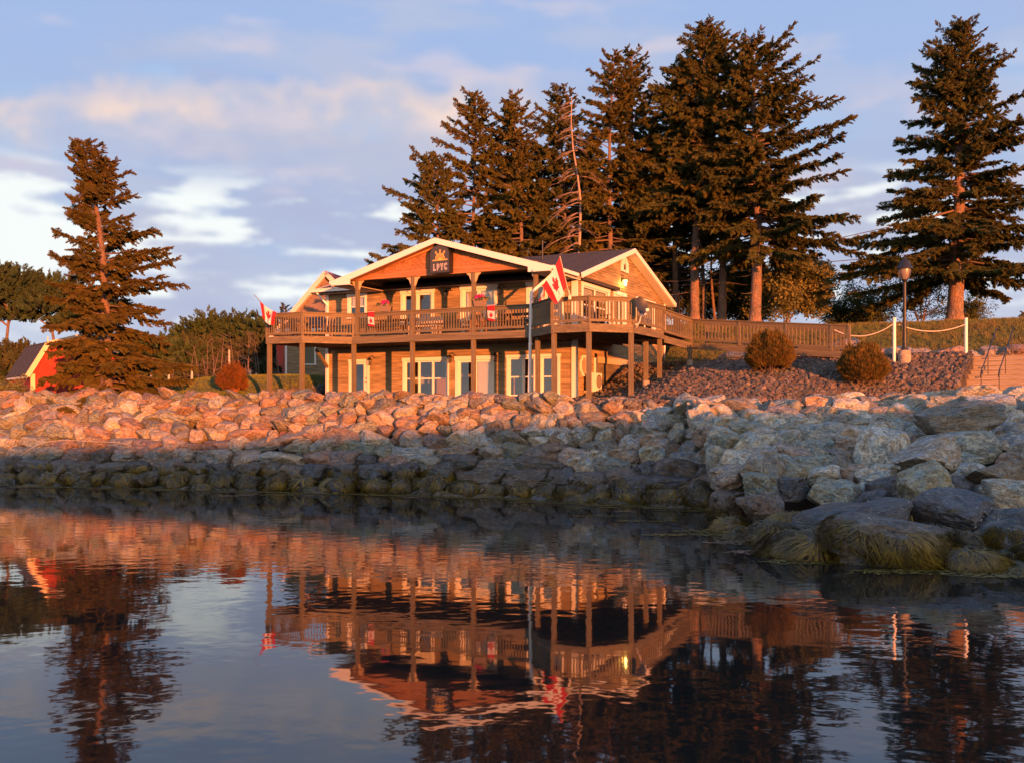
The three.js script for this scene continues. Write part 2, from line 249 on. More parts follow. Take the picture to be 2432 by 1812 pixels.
// ---------------------------------------------------------------- the clubhouse
const DECK = 5.85, FRONT = -2.4, RIGHT = 9.06, LEFT = -3.2, BACKO = -14.1, GROUND = 3.03;
const house = thing('clubhouse', 'two storey green sided clubhouse with white trim and a broad porch gable', 'clubhouse', [0, 0, 0]);
const wF = new THREE.Matrix4().makeTranslation(0, 0, FRONT);
const wR = new THREE.Matrix4().makeBasis(new THREE.Vector3(0, 0, -1), new THREE.Vector3(0, 1, 0), new THREE.Vector3(1, 0, 0)).setPosition(RIGHT, 0, FRONT);
const EAVE = 8.22, RP = 0.3, RIDGE = EAVE + RP * 6.25, roofY = (b) => EAVE + RP * (0.4 + Math.min(b, 11.7 - b)) - 0.16;
{
  const up = [[-2.05, -1.0, 6.9, 8.0], [0.8, 2.5, 5.88, 8.0], [3.8, 5.56, 5.88, 8.02], [6.9, 8.6, 5.88, 8.04]];
  const dn = [[-1.97, -0.85, 3.06, 5.05], [0.9, 3.24, 3.34, 5.05], [3.55, 5.42, 3.06, 5.05], [6.0, 7.36, 3.32, 5.05], [7.5, 8.42, 3.32, 5.05]];
  const sd = [[0.62, 3.8, 6.5, 8.03], [4.3, 5.9, 5.88, 8.05], [7.3, 10.1, 6.5, 8.08]], vent = [5.2, 6.2, 9.05, 9.7], oct = [0.55, 1.15, 4.3, 4.9];
  const inset = (l, t = 0.1) => l.map(([a, b, c, d]) => [a + t, b - t, c + 0.02, d - t]);
  mesh('wall', on(wallWith([[LEFT, GROUND - 0.3], [RIGHT, GROUND - 0.3], [RIGHT, 8.24], [LEFT, 8.24]], inset([...up, ...dn]), 0.15), wF), mWallCore, house);
  mesh('siding', on(clapboard(GROUND - 0.1, 8.24, () => [LEFT + 0.1, RIGHT - 0.1], [...up, ...dn], 11), wF), mSiding, house);
  mesh('wall', on(wallWith([[0.15, 5.0], [11.7, 5.0], [11.7, roofY(11.7) - 0.02], [5.85, roofY(5.85) - 0.02], [0.15, roofY(0.15) - 0.02]], [...inset(sd), [vent[0] + 0.2, vent[1] - 0.2, vent[2] + 0.1, vent[3] - 0.25]], 0.15), wR), mWallCore, house);
  mesh('siding', on(clapboard(5.05, RIDGE - 0.2, (y) => { const e = Math.max(0, (y - roofY(0)) / RP); return [Math.max(0.1, e), Math.min(11.6, 11.7 - e)]; }, [...sd, vent], 12), wR), mSiding, house);
  mesh('wall', on(bx(2.3, 2.35, 0.15, 1.3, 3.85, -0.075), wR), mWallCore, house);
  mesh('siding', on(clapboard(GROUND - 0.1, 5.04, () => [0.1, 2.4], [oct], 13), wR), mSiding, house);
  mesh('skirt_board', on(bx(9.2, 0.26, 0.05, 7.05, 4.92, 0.03), wR), M(0.42, 0.33, 0.2, 0.7), house);
  mesh('foundation_wall', on(bx(9.2, 2.2, 0.12, 7.05, 3.7, -0.08), wR), mStain, house);
  mesh('wall', [bx(0.15, 5.5, 11.7, LEFT + 0.075, 5.5, FRONT - 5.85), bx(12.2, 5.5, 0.15, 2.93, 5.5, BACKO + 0.08), (() => { const g = extrude([[0, 0], [11.7, 0], [5.85, 1.7]], 0.15); g.rotateY(Math.PI / 2); g.translate(LEFT, 8.24, FRONT); return g; })()], mWallCore, house);
  for (const [x, z, w, d] of [[LEFT - 0.02, FRONT + 0.05, 0.16, 0.05], [RIGHT - 0.11, FRONT + 0.035, 0.26, 0.06]]) mesh('corner_board', bx(w, 5.25, d, x + w / 2 - 0.02, 5.6, z), mWhite, house);
  mesh('corner_board', on(join([bx(0.13, 5.25, 0.05, 0.06, 5.6, 0.028)]), wR), mWhite, house);
  mesh('corner_board', on(bx(0.13, 3.3, 0.05, 11.64, 6.55, 0.028), wR), mWhite, house);
  // rooms behind the glass
  mesh('interior_wall', [bx(12.1, 2.6, 0.1, 2.9, 4.3, -7), bx(12.1, 2.4, 0.1, 2.9, 7.05, -8)], mInner, house);
  mesh('interior_floor', [bx(12.1, 0.1, 11.5, 2.9, 2.98, -8.2), bx(12.1, 0.16, 11.5, 2.9, 5.7, -8.2), bx(12.1, 0.06, 11.5, 2.9, 8.18, -8.2)], mFloorIn, house);
  for (const [u, w] of [[1.6, 1.1], [2.7, 0.9], [4.6, 1.2], [6.9, 1.0]]) mesh('booth_back', bx(w, 1.25, 0.12, u, 3.66, -4.7), M(0.4, 0.22, 0.12, 0.8), house);
  // glazing
  glazed('window', house, wF, up[0], [1], { rail: 0.5, blind: [0.5] });
  glazed('patio_door', house, wF, up[1], [1, 1], { door: true, trim: 0.14, blind: [0.0, 0] });
  glazed('patio_door', house, wF, up[2], [1, 1], { door: true, trim: 0.14, blind: [0.96, 0.96] });
  glazed('patio_door', house, wF, up[3], [1, 1], { door: true, trim: 0.14 });
  const ed = glazed('entry_door', house, wF, dn[0], [1], { door: true, trim: 0.12, label: 'white entry door with a tall grey pane' });
  mesh('door_panel', on(bx(0.8, 0.42, 0.045, -1.41, 3.34, -0.02), wF), mWhite, ed); mesh('door_panel', on(bx(0.2, 1.85, 0.045, -1.08, 4.05, -0.018), wF), mWhite, ed); mesh('handle', on(bx(0.1, 0.025, 0.03, -1.06, 4.05, 0.03), wF), mBlack, ed); mesh('lock', on(bx(0.05, 0.05, 0.03, -1.04, 4.22, 0.02), wF), mBlack, ed);
  glazed('window', house, wF, dn[1], [1, 1, 1], { rail: 0.5, trim: 0.13 });
  glazed('patio_door', house, wF, dn[2], [1, 1], { door: true, trim: 0.15, blind: [0, 0.97] });
  glazed('window', house, wF, dn[3], [1, 0.8], { rail: 0.5 });
  glazed('window', house, wF, dn[4], [1], { rail: 0.5 });
  glazed('window', house, wR, sd[0], [1, 1], { rail: 0.42, trim: 0.16, blind: [0.35, 0.35] });
  glazed('patio_door', house, wR, sd[1], [1, 1], { door: true, trim: 0.15 });
  glazed('window', house, wR, sd[2], [1, 1], { trim: 0.14, blind: [0.5, 0.5] });
  { // half round window under the side peak
    const arc = (r, h0) => { const s = new THREE.Shape(); s.moveTo(-r, 0); s.lineTo(-r, h0); s.absarc(0, h0, r, Math.PI, 0, true); s.lineTo(r, 0); s.closePath(); return s; };
    const s = arc(0.46, 0.22); s.holes.push(new THREE.Path(arc(0.2, 0.1).getPoints(12).map((p) => new THREE.Vector2(p.x, p.y + 0.09))));
    const g = new THREE.ExtrudeGeometry(s, { depth: 0.06, bevelEnabled: false, curveSegments: 14 }); g.translate(5.7, 9.03, 0.01);
    const w = mesh('arched_window', on(g, wR), mWhite, house); const q = new THREE.ShapeGeometry(arc(0.21, 0.1)); q.translate(5.7, 9.12, 0.02); mesh('pane', on(q, wR), mBlack, w);
    for (const d of [15, 50, 90, 130, 165]) mesh('muntin', on(bar([5.7 + 0.24 * Math.cos(d * DEG), 9.25 + 0.24 * Math.sin(d * DEG), 0.075], [5.7 + 0.42 * Math.cos(d * DEG), 9.25 + 0.42 * Math.sin(d * DEG), 0.075], 0.007, 5), wR), mGrey, w);
    mesh('bird_nest', on(join([0, 1, 2, 3, 4].map((k) => bx(0.14, 0.05, 0.1, 5.4 + 0.13 * k, 9.86 + 0.02 * (k % 3), 0.1, k))), wR), mDarkWood, house);
  }
  { // octagonal window low on the side
    const s = new THREE.Shape(), h = new THREE.Path(); for (let k = 0; k < 8; k++) { const a = (k + 0.5) * Math.PI / 4, c = Math.cos(a), d = Math.sin(a); k ? s.lineTo(0.46 * c, 0.46 * d) : s.moveTo(0.46 * c, 0.46 * d); k ? h.lineTo(0.36 * c, 0.36 * d) : h.moveTo(0.36 * c, 0.36 * d); } s.holes.push(h);
    const g = new THREE.ExtrudeGeometry(s, { depth: 0.06, bevelEnabled: false }); g.translate(0.85, 4.6, 0.02); const w = mesh('octagonal_window', on(g, wR), mWhite, house); const p = new THREE.CircleGeometry(0.37, 8); p.rotateZ(Math.PI / 8); p.translate(0.85, 4.6, 0.026); mesh('pane', on(p, wR), M(0.3, 0.26, 0.2, 0.15), w);
  }
  mesh('vent_pipe', on(join([bx(0.12, 1.05, 0.1, 2.05, 4.38, 0.07), bx(0.12, 0.12, 0.16, 2.05, 4.92, 0.05)]), wR), mWhite, house);
  mesh('outlet_box', on(bx(0.2, 0.24, 0.06, -2.55, 3.42, 0.05), wF), mWhite, house);
  // main roof
  const sec = (x0, x1) => { const t = 0.16, y = (o) => EAVE + RP * (6.25 - Math.abs(o + 8.25)); const pts = [[2.0, y(-2.0) - t], [2.0, y(-2)], [8.25, RIDGE], [14.5, y(-14.5)], [14.5, y(-14.5) - t], [8.25, RIDGE - t]]; const g = extrude(pts, x1 - x0); g.rotateY(Math.PI / 2); g.translate(x0, 0, 0); return g; };
  const roof = mesh('roof', sec(-3.8, 9.5), mRoof, house);
  const rake = (x) => join([beam([x, EAVE - 0.1, -1.98], [x, RIDGE - 0.1, -8.25], 0.05, 0.2), beam([x, EAVE - 0.1, -14.52], [x, RIDGE - 0.1, -8.25], 0.05, 0.2)]);
  mesh('rake_board', rake(9.53), mWhite, roof); mesh('rake_board', rake(-3.83), mWhite, roof);
  mesh('soffit', [beam([9.3, EAVE - 0.19, -2.05], [9.3, RIDGE - 0.19, -8.25], 0.42, 0.02), beam([9.3, EAVE - 0.19, -14.45], [9.3, RIDGE - 0.19, -8.25], 0.42, 0.02)], mWhite, roof);
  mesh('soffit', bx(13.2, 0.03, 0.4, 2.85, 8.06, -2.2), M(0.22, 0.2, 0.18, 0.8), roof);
  mesh('gutter', [bx(3.1, 0.13, 0.12, -2.3, EAVE - 0.03, -1.94), bx(3.1, 0.04, 0.16, -2.3, EAVE + 0.035, -1.93)], mWhite, roof);
  mesh('downspout', [beam([-3.45, 8.1, -1.95], [-3.1, 7.55, -2.3], 0.09, 0.07), bx(0.09, 4.5, 0.07, -3.1, 5.3, -2.31)], mWhite, house);
  mesh('roof_vent', cyl(0.04, 0.04, 0.9, 5.6, 10.1, -6.8), mBlack, roof);
  // porch gable over the deck
  const PC = 4.25, PH = 5.05, PEAK = 9.6, PP = 0.283, pg = extrude([[PC - PH, 8.17 - 0.14], [PC - PH, 8.17], [PC, PEAK], [PC + PH, 8.17], [PC + PH, 8.17 - 0.14], [PC, PEAK - 0.14]], 7.4); pg.translate(0, 0, -6.95);
  const porch = mesh('porch_roof', pg, mRoof, house);
  const half = (s) => { const e = PC + s * PH; return extrude(s < 0 ? [[e, 8.0], [e, 8.19], [PC, PEAK + 0.02], [PC, PEAK - 0.2], [PC - 4.1, 8.2], [PC - 4.1, 8.0]] : [[e, 8.19], [e, 8.0], [PC + 4.1, 8.0], [PC + 4.1, 8.2], [PC, PEAK - 0.2], [PC, PEAK + 0.02]], 0.05); };
  for (const s of [-1, 1]) { const g = half(s); g.translate(0, 0, 0.455); mesh('rake_board', g, mWhite, porch); }
  for (const s of [-1, 1]) { // boxed eaves and lit soffits under the overhang
    mesh('soffit', beam([PC + s * 0.05, PEAK - 0.2, 0.27], [PC + s * 4.15, 8.2 + (s > 0 ? 0 : 0), 0.27], 0.36, 0.02), mShake[2], porch);
    mesh('soffit', bx(0.9, 0.03, 2.5, PC + s * 4.6, 8.01, -0.8), M(0.4, 0.34, 0.28, 0.8), porch);
    mesh('gutter', [bx(0.12, 0.13, s > 0 ? 2.7 : 2.4, PC + s * (PH + 0.05), 8.13, s > 0 ? -0.87 : -0.72), bx(0.03, 0.17, s > 0 ? 2.9 : 2.4, PC + s * (PH - 0.02), 8.06, s > 0 ? -0.97 : -0.72)], mWhite, porch);
  }
  mesh('beam', bx(8.5, 0.26, 0.14, PC, 8.33, 0.04), mShake[0], house); for (const u of [0.1, 8.4]) mesh('beam', bx(0.14, 0.26, 2.3, u, 8.33, -1.2), mStain, house);
  mesh('porch_ceiling', bx(8.3, 0.04, 2.3, PC, 8.43, -1.22), mStain, house);
  const gw = extrude([[0.15, 8.4], [8.35, 8.4], [PC, PEAK - 0.2]], 0.08); gw.translate(0, 0, -0.06); const gable = mesh('gable_wall', gw, mShake[1], house);
  { // shakes in courses, each a piece of its own
    const rnd = mulberry(21), shk = [0.2, 0.26, 0.3, 0.23, 0.34].map((w) => { const g = bx(w - 0.008, 0.2, 0.03); const p = g.attributes.position; for (let i = 0; i < p.count; i++) if (p.getY(i) > 0) p.setZ(i, p.getZ(i) - 0.026); g.computeVertexNormals(); return [w, g]; });
    for (let r = 0; r < 7; r++) {
      const y = 8.47 + r * 0.165, x0 = PC - (PEAK - 0.26 - (y + 0.1)) / PP, x1 = 2 * PC - x0; if (x1 - x0 < 0.3) break;
      for (let x = x0; ;) { const [w, g] = shk[Math.floor(rnd() * 5)]; if (x + w > x1) break; const s = mesh('shingle', g, mShake[Math.floor(rnd() * 3)], gable); s.position.set(x + w / 2, y, 0.045 + 0.006 * rnd()); x += w; }
    }
  }
  mesh('trim_board', beam([PC - 4.0, 8.33, 0.1], [PC - 0.1, PEAK - 0.26, 0.1], 0.06, 0.09), M(0.5, 0.25, 0.1, 0.7), house);
  for (const u of [0.2, 2.95, 5.75, 8.45]) {
    const p = mesh('porch_post', bx(0.14, 8.2 - DECK, 0.14, u, (8.2 + DECK) / 2, 0.0), mStain, house);
    for (const s of [-1, 1]) if (!(u > 8 && s > 0)) { const g = extrude([[0, 0], [0.24 * s, 0], [0.24 * s, -0.04], [0.13 * s, -0.12], [0.045 * s, -0.34], [0, -0.38]], 0.05); g.translate(u + s * 0.07, 8.2, -0.025); mesh('bracket', g, M(0.5, 0.36, 0.22, 0.7), p); }
  }
  mesh('downspout', [beam([9.2, 8.05, -0.1], [8.95, 7.78, 0.02], 0.09, 0.09), beam([8.98, 7.8, 0.0], [8.36, 7.25, 0.22], 0.1, 0.1), beam([8.36, 7.3, 0.22], [8.28, 3.1, 0.22], 0.11, 0.09), bx(0.15, 0.04, 0.12, 8.36, 7.1, 0.2), bx(0.15, 0.04, 0.12, 8.33, 5.3, 0.2)], mWhite, house);
  // wall lanterns
  const lantern = (m, s, y, lit) => {
    const l = mesh('wall_lantern', on(join([cyl(0.055, 0.055, 0.03, s + 0.16, y + 0.1, 0.02, 10).rotateX(0), bar([s + 0.14, y + 0.12, 0.02], [s + 0.05, y + 0.22, 0.1], 0.014), bar([s + 0.05, y + 0.22, 0.1], [s - 0.02, y + 0.14, 0.16], 0.014), (() => { const g = new THREE.ConeGeometry(0.12, 0.1, 6); g.translate(s - 0.03, y + 0.08, 0.17); return g; })(), bx(0.07, 0.015, 0.07, s - 0.03, y - 0.2, 0.17), ...[[-1, -1], [1, -1], [-1, 1], [1, 1]].map(([p, q]) => bar([s - 0.03 + 0.07 * p, y + 0.03, 0.17 + 0.07 * q], [s - 0.03 + 0.035 * p, y - 0.2, 0.17 + 0.035 * q], 0.01, 4))]), m), mBlack, house);
    const gl = new THREE.CylinderGeometry(0.075, 0.045, 0.2, 6); gl.translate(s - 0.03, y - 0.08, 0.17); mesh('glass', on(gl, m), mGlass, l); return l;
  };
  lantern(wF, -0.72, 5.0); lantern(wF, 3.4, 5.02); lantern(wF, 5.55, 5.02); lantern(wF, 3.2, 7.78); lantern(wF, 5.75, 7.78);
  const lit = mesh('wall_lantern', on(join([bx(0.1, 0.2, 0.05, 5.34, 8.62, 0.03), bar([5.34, 8.66, 0.05], [5.44, 8.7, 0.12], 0.015), bx(0.24, 0.03, 0.24, 5.44, 8.66, 0.16), bx(0.12, 0.02, 0.12, 5.44, 8.34, 0.16)]), wR), mBlack, house); lit.userData.label = 'lit lantern glowing yellow above the side door';
  const bulb = new THREE.CylinderGeometry(0.1, 0.06, 0.28, 6); bulb.translate(5.44, 8.5, 0.16);
  mesh('lamp_glass', on(bulb, wR), new THREE.MeshStandardMaterial({ color: rgb(0.8, 0.7, 0.5), emissive: rgb(1, 0.75, 0.3), emissiveIntensity: 0.75 }), lit);
  const [lx, lz] = toW(RIGHT + 0.2, FRONT - 5.44); const pl = new THREE.PointLight(rgb(1, 0.62, 0.12), 0.9, 0, 2); pl.position.set(lx, 8.5, lz); pl.castShadow = true; pl.shadow.radius = 3; pl.name = 'lantern_light'; scene.add(pl);
}
// ---------------------------------------------------------------- the deck
const deck = thing('deck', 'raised brown deck with railings wrapped round the clubhouse front', 'deck', [0, 0, 0]);
const edge = [[-3.25, -1.0], [-3.25, 1.7], [-1.45, 1.62], [0, 0.12], [8.3, 0.12], [9.85, 1.67], [11.3, 1.67], [12.5, 0.45], [12.55, -2.95]];
{
  const s = new THREE.Shape([...edge, [12.55, -6.6], [9.1, -6.6], [9.1, -2.42], [-3.25, -2.42]].map(([u, o]) => new THREE.Vector2(u, -o)));
  const g = new THREE.ExtrudeGeometry(s, { depth: 0.05, bevelEnabled: false }); g.rotateX(-Math.PI / 2); g.translate(0, DECK - 0.05, 0); mesh('deck_floor', g, mStain, deck);
  for (let u = -3; u < 12.5; u += 0.45) { const f = u < -1.45 ? 1.5 : u < 0 ? -u : u < 8.3 ? 0 : u < 9.85 ? u - 8.3 : u < 11.3 ? 1.5 : 1.5 - (u - 11.3); const b = u < 9.1 ? -2.35 : -6.4; mesh('joist', bx(0.045, 0.2, f - b, u, DECK - 0.16, (f + b) / 2), mStain, deck); }
  mesh('bearer', [bx(8.4, 0.18, 0.12, 4.2, DECK - 0.2, -0.35), bx(12.2, 0.2, 0.06, 2.9, DECK - 0.2, -2.36)], mStain, deck);
  mesh('brace', beam([-3.1, 4.75, -2.3], [-3.1, 5.5, -1.45], 0.09, 0.12), mStain, deck);
  const balG = new THREE.BoxGeometry(0.036, 0.78, 0.036);
  const rail = (a, b, ya, yb, parent, posts = [1], spacing = 0.122, top = 0.99) => {
    const [u0, o0] = a, [u1, o1] = b, L = Math.hypot(u1 - u0, o1 - o0), ang = Math.atan2(-(o1 - o0), u1 - u0);
    const r = mesh('railing', [beam([u0, ya + top - 0.02, o0], [u1, yb + top - 0.02, o1], 0.15, 0.04), beam([u0, ya + top - 0.11, o0], [u1, yb + top - 0.11, o1], 0.045, 0.13), beam([u0, ya + 0.13, o0], [u1, yb + 0.13, o1], 0.045, 0.09)], mStain, parent);
    const n = Math.round(L / spacing); for (let k = 1; k < n; k++) { const t = k / n, q = mesh('baluster', balG, mStain, r); q.position.set(lerp(u0, u1, t), lerp(ya, yb, t) + 0.52, lerp(o0, o1, t)); q.rotation.y = ang; q.scale.y = (top - 0.19) / 0.78; }
    for (const t of posts) mesh('rail_post', bx(0.095, top - 0.03, 0.095, lerp(u0, u1, t), lerp(ya, yb, t) + (top - 0.03) / 2, lerp(o0, o1, t), ang), mStain, r);
    return r;
  };
  const ins = (p) => [p[0], p[1] - 0.06];
  for (let i = 0; i < edge.length - 1; i++) {
    const a = ins(edge[i]), b = ins(edge[i + 1]);
    rail(a, b, DECK, DECK, deck, i === 3 ? [0.35, 0.695] : [0, 1], i === 7 ? 0.2 : 0.122);
    mesh('fascia', beam([edge[i][0], DECK - 0.145, edge[i][1]], [edge[i + 1][0], DECK - 0.145, edge[i + 1][1]], 0.045, 0.29), mStain, deck);
  }
  for (const [u, o, y] of [[-3.15, 1.6], [-1.5, 1.52], [0.02, 0.02], [2.92, 0.02], [5.75, 0.02], [8.55, 0.05], [9.9, 1.55], [11.25, 1.55], [12.42, 0.4], [12.45, -2.8]]) { const y0 = groundY(u, o) - 0.3; mesh('post', bx(0.15, DECK - 0.29 - y0, 0.15, u, (DECK - 0.29 + y0) / 2, o), mStain, deck); }
  for (const [u, o, y1] of [[12.2, -1.9, 5.4], [12.9, -5.4, 5.3]]) { const y0 = groundY(u, o) + 0.28; mesh('post', bx(0.15, y1 - y0, 0.15, u, (y0 + y1) / 2, o), mStain, deck); mesh('footing', cyl(0.14, 0.14, 0.6, u, y0 - 0.28, o, 14), mConcrete, deck); }
  // the ramp down to the upper path
  const R0 = [12.6, -2.95], R1 = [12.75, -6.2], R2 = [19.3, -4.15], y1 = 5.62, y2 = 4.95;
  rail(R0, R1, DECK - 0.12, y1, deck, [1], 0.2); rail(R1, R2, y1, y2, deck, [0.33, 0.63, 0.9, 1], 0.165);
  const R3 = [12.0 + 1.0, -7.6], R4 = [18.9, -5.55];
  rail(R3, R4, y1, y2, deck, [0, 0.5, 1], 0.165);
  const ramp = new THREE.Shape([R0, R1, R2, R4, R3, [11.2, -6.6], [11.2, -2.95]].map(([u, o]) => new THREE.Vector2(u, -o)));
  const rg = new THREE.ExtrudeGeometry(ramp, { depth: 0.05, bevelEnabled: false }); rg.rotateX(-Math.PI / 2); { const p = rg.attributes.position; for (let i = 0; i < p.count; i++) { const t = clamp((p.getX(i) - 12.75) / 6.55, 0, 1); p.setY(i, p.getY(i) + lerp(y1, y2, t) - 0.05); } } rg.computeVertexNormals(); mesh('ramp_floor', rg, mStain, deck);
  mesh('fascia', [beam([R0[0], DECK - 0.3, R0[1]], [R1[0], y1 - 0.17, R1[1]], 0.045, 0.27), beam([R1[0], y1 - 0.16, R1[1] + 0.03], [R2[0], y2 - 0.13, R2[1] + 0.03], 0.045, 0.24)], mStain, deck);
}
// ---------------------------------------------------------------- things on and round the deck
function canvasTex(w, h, draw) { const c = document.createElement('canvas'); c.width = w; c.height = h; draw(c.getContext('2d'), w, h); const t = new THREE.CanvasTexture(c); t.colorSpace = THREE.SRGBColorSpace; return t; }
const leafHalf = [[0, -1], [0.1, -0.8], [0.14, -0.72], [0.3, -0.8], [0.24, -0.38], [0.27, -0.33], [0.5, -0.58], [0.56, -0.46], [0.83, -0.51], [0.74, -0.24], [0.9, -0.16], [0.5, 0.17], [0.56, 0.36], [0.06, 0.28], [0.06, 0.75], [0, 0.75]];
function flagDraw(g, w, h) { g.fillStyle = '#b51424'; g.fillRect(0, 0, w, h); g.fillStyle = '#d8d4d2'; g.fillRect(w / 4, 0, w / 2, h); g.fillStyle = '#b51424'; g.beginPath(); const s = h * 0.42; [...leafHalf, ...[...leafHalf].reverse().map(([x, y]) => [-x, y])].forEach(([x, y], i) => { const X = w / 2 + x * s * 0.95, Y = h * 0.53 + y * s; i ? g.lineTo(X, Y) : g.moveTo(X, Y); }); g.closePath(); g.fill(); }
const flagTex = canvasTex(512, 256, flagDraw);
const mFlag = new THREE.MeshPhysicalMaterial({ map: flagTex, roughness: 0.9, transmission: 0.25, thickness: 0, side: THREE.DoubleSide });
// cloth between a hoist edge and a fly edge, with folds; all in world metres relative to the foot of the pole
function cloth(P00, P01, P10, P11, fold, n = 26, m = 12, ph = 0) { // P00 top hoist, P01 low hoist, P10 top fly, P11 low fly
  const pos = [], uv = [], idx = [], V = (p) => new THREE.Vector3(...p), A = V(P00), B = V(P01), C = V(P10), D = V(P11), nrm = C.clone().sub(A).cross(B.clone().sub(A)).normalize();
  for (let i = 0; i <= n; i++) for (let j = 0; j <= m; j++) { const s = i / n, t = j / m, p = A.clone().lerp(C, s).lerp(B.clone().lerp(D, s), t); p.y -= 0.12 * Math.sin(s * Math.PI) * (0.6 + 0.4 * t); p.addScaledVector(nrm, fold * Math.sin(s * 1.2) * Math.sin(s * 8 + t * 4.5 + ph) + fold * 0.4 * Math.sin(s * 15 - t * 5) * s); pos.push(p.x, p.y, p.z); uv.push(s, 1 - t); }
  for (let i = 0; i < n; i++) for (let j = 0; j < m; j++) { const a = i * (m + 1) + j; idx.push(a, a + 1, a + m + 1, a + 1, a + m + 2, a + m + 1); }
  const g = new THREE.BufferGeometry(); g.setAttribute('position', new THREE.Float32BufferAttribute(pos, 3)); g.setAttribute('uv', new THREE.Float32BufferAttribute(uv, 2)); g.setIndex(idx); g.computeVertexNormals(); return g;
}
{
  const f = thingW('flag', 'large red and white maple leaf flag drooping from a pole beside the downspout', 'flag', [2.05, 6.78, -34.55]);
  mesh('pole', bar([0, 0, 0], [-0.36, 1.45, 0.1], 0.014), M(0.5, 0.42, 0.3, 0.5), f); mesh('bracket', [bx(0.1, 0.14, 0.08, 0, 0, -0.02), bar([0.02, 0.02, 0], [-0.05, 0.24, 0.02], 0.025)], M(0.6, 0.5, 0.4, 0.5), f);
  mesh('cloth', cloth([-0.355, 1.42, 0.1], [-0.13, 0.42, 0.06], [-1.0, 0.38, 0.22], [-0.52, -0.28, 0.32], 0.07, 30, 14, 0.6), mFlag, f);
  const q = thingW('flag', 'red and white maple leaf flag flying from a leaning pole at the far deck corner', 'flag', [-9.9, 6.72, -40.3]);
  mesh('pole', bar([0, 0, 0], [-0.72, 0.82, 0.15], 0.014), mGrey, q); mesh('bracket', bx(0.1, 0.12, 0.08, 0, 0, -0.02), mGrey, q);
  mesh('cloth', cloth([-0.5, 0.58, 0.1], [-0.38, -0.12, 0.1], [0.2, 0.1, 0.1], [0.1, -0.42, 0.2], 0.11, 30, 14, 2), mFlag, q);
  const sm = thingW('flag', 'small maple leaf flag seen edge-on behind the downspout', 'flag', [1.25, 6.55, -36.9]);
  mesh('pole', bar([0, 0, 0], [-0.02, 1.0, 0.02], 0.01), mDarkWood, sm); mesh('cloth', cloth([-0.02, 0.98, 0.02], [-0.01, 0.6, 0.02], [-0.2, 0.5, 0.25], [-0.24, 0.24, 0.2], 0.03), mFlag, sm);
  for (const [u, l] of [[0.98, 'little maple leaf banner hung on the sunny rail near the flower basket'], [6.6, 'little maple leaf banner hung on the rail in the porch shade']]) {
    const b = thing('rail_banner', l, 'banner', [u, 6.5, 0.16]); const g = cloth([-0.16, 0.36, 0], [0.16, 0.36, 0], [-0.13, -0.22, 0.015], [0.18, -0.26, 0.015], 0.012, 14, 6); mesh('cloth', g, mFlag, b); mesh('rod', bar([-0.18, 0.36, 0], [0.18, 0.36, 0], 0.008), mWhite, b);
  }
}
{ // flower baskets on the top rail
  const basket = (u, label, seed) => {
    const rnd = mulberry(seed), t = thing('flower_basket', label, 'planter', [u, DECK + 0.99, 0.05], 0, 'flower baskets on the deck rail');
    const g = new THREE.BoxGeometry(0.5, 0.26, 0.26, 1, 1, 1), p = g.attributes.position; for (let i = 0; i < p.count; i++) if (p.getY(i) < 0) { p.setX(i, p.getX(i) * 0.78); p.setZ(i, p.getZ(i) * 0.78); } g.translate(0, 0.14, 0); mesh('pot', g, M(0.2, 0.14, 0.1, 0.9), t);
    mesh('rim', [bx(0.56, 0.035, 0.3, 0, 0.28, 0)], M(0.24, 0.17, 0.12, 0.9), t);
    const lg = new THREE.CircleGeometry(0.05, 5), n = 90, im = new THREE.InstancedMesh(lg, M(0.05, 0.09, 0.03, 0.8), n), fl = new THREE.InstancedMesh(new THREE.CircleGeometry(0.042, 6), M(0.62, 0.03, 0.2, 0.7), 120), o = new THREE.Object3D();
    for (let i = 0; i < n; i++) { o.position.set((rnd() - 0.5) * 0.66, 0.26 + rnd() * 0.1, (rnd() - 0.5) * 0.36); o.rotation.set(rnd() * 6, rnd() * 6, rnd() * 6); o.updateMatrix(); im.setMatrixAt(i, o.matrix); }
    for (let i = 0; i < 120; i++) { const a = rnd() * 6.283, r = Math.sqrt(rnd()); o.position.set(r * Math.cos(a) * 0.26, 0.31 + 0.2 * (1 - r * r) * (0.6 + 0.4 * rnd()), r * Math.sin(a) * 0.17); o.rotation.set(-0.9 + rnd() - 0.5, (rnd() - 0.5) * 2, 0); o.updateMatrix(); fl.setMatrixAt(i, o.matrix); fl.setColorAt(i, rgb(0.8 + 0.5 * rnd(), 0.6 + rnd(), 0.7 + 0.6 * rnd())); }
    im.name = 'leaves'; fl.name = 'petals'; im.userData.kind = fl.userData.kind = 'stuff'; t.add(im, fl);
  };
  basket(1.6, 'woven basket of pink flowers on the rail, standing in sun beside the first porch post', 5); basket(6.05, 'woven basket of pink flowers on the rail, standing in the shade of the porch', 6);
}
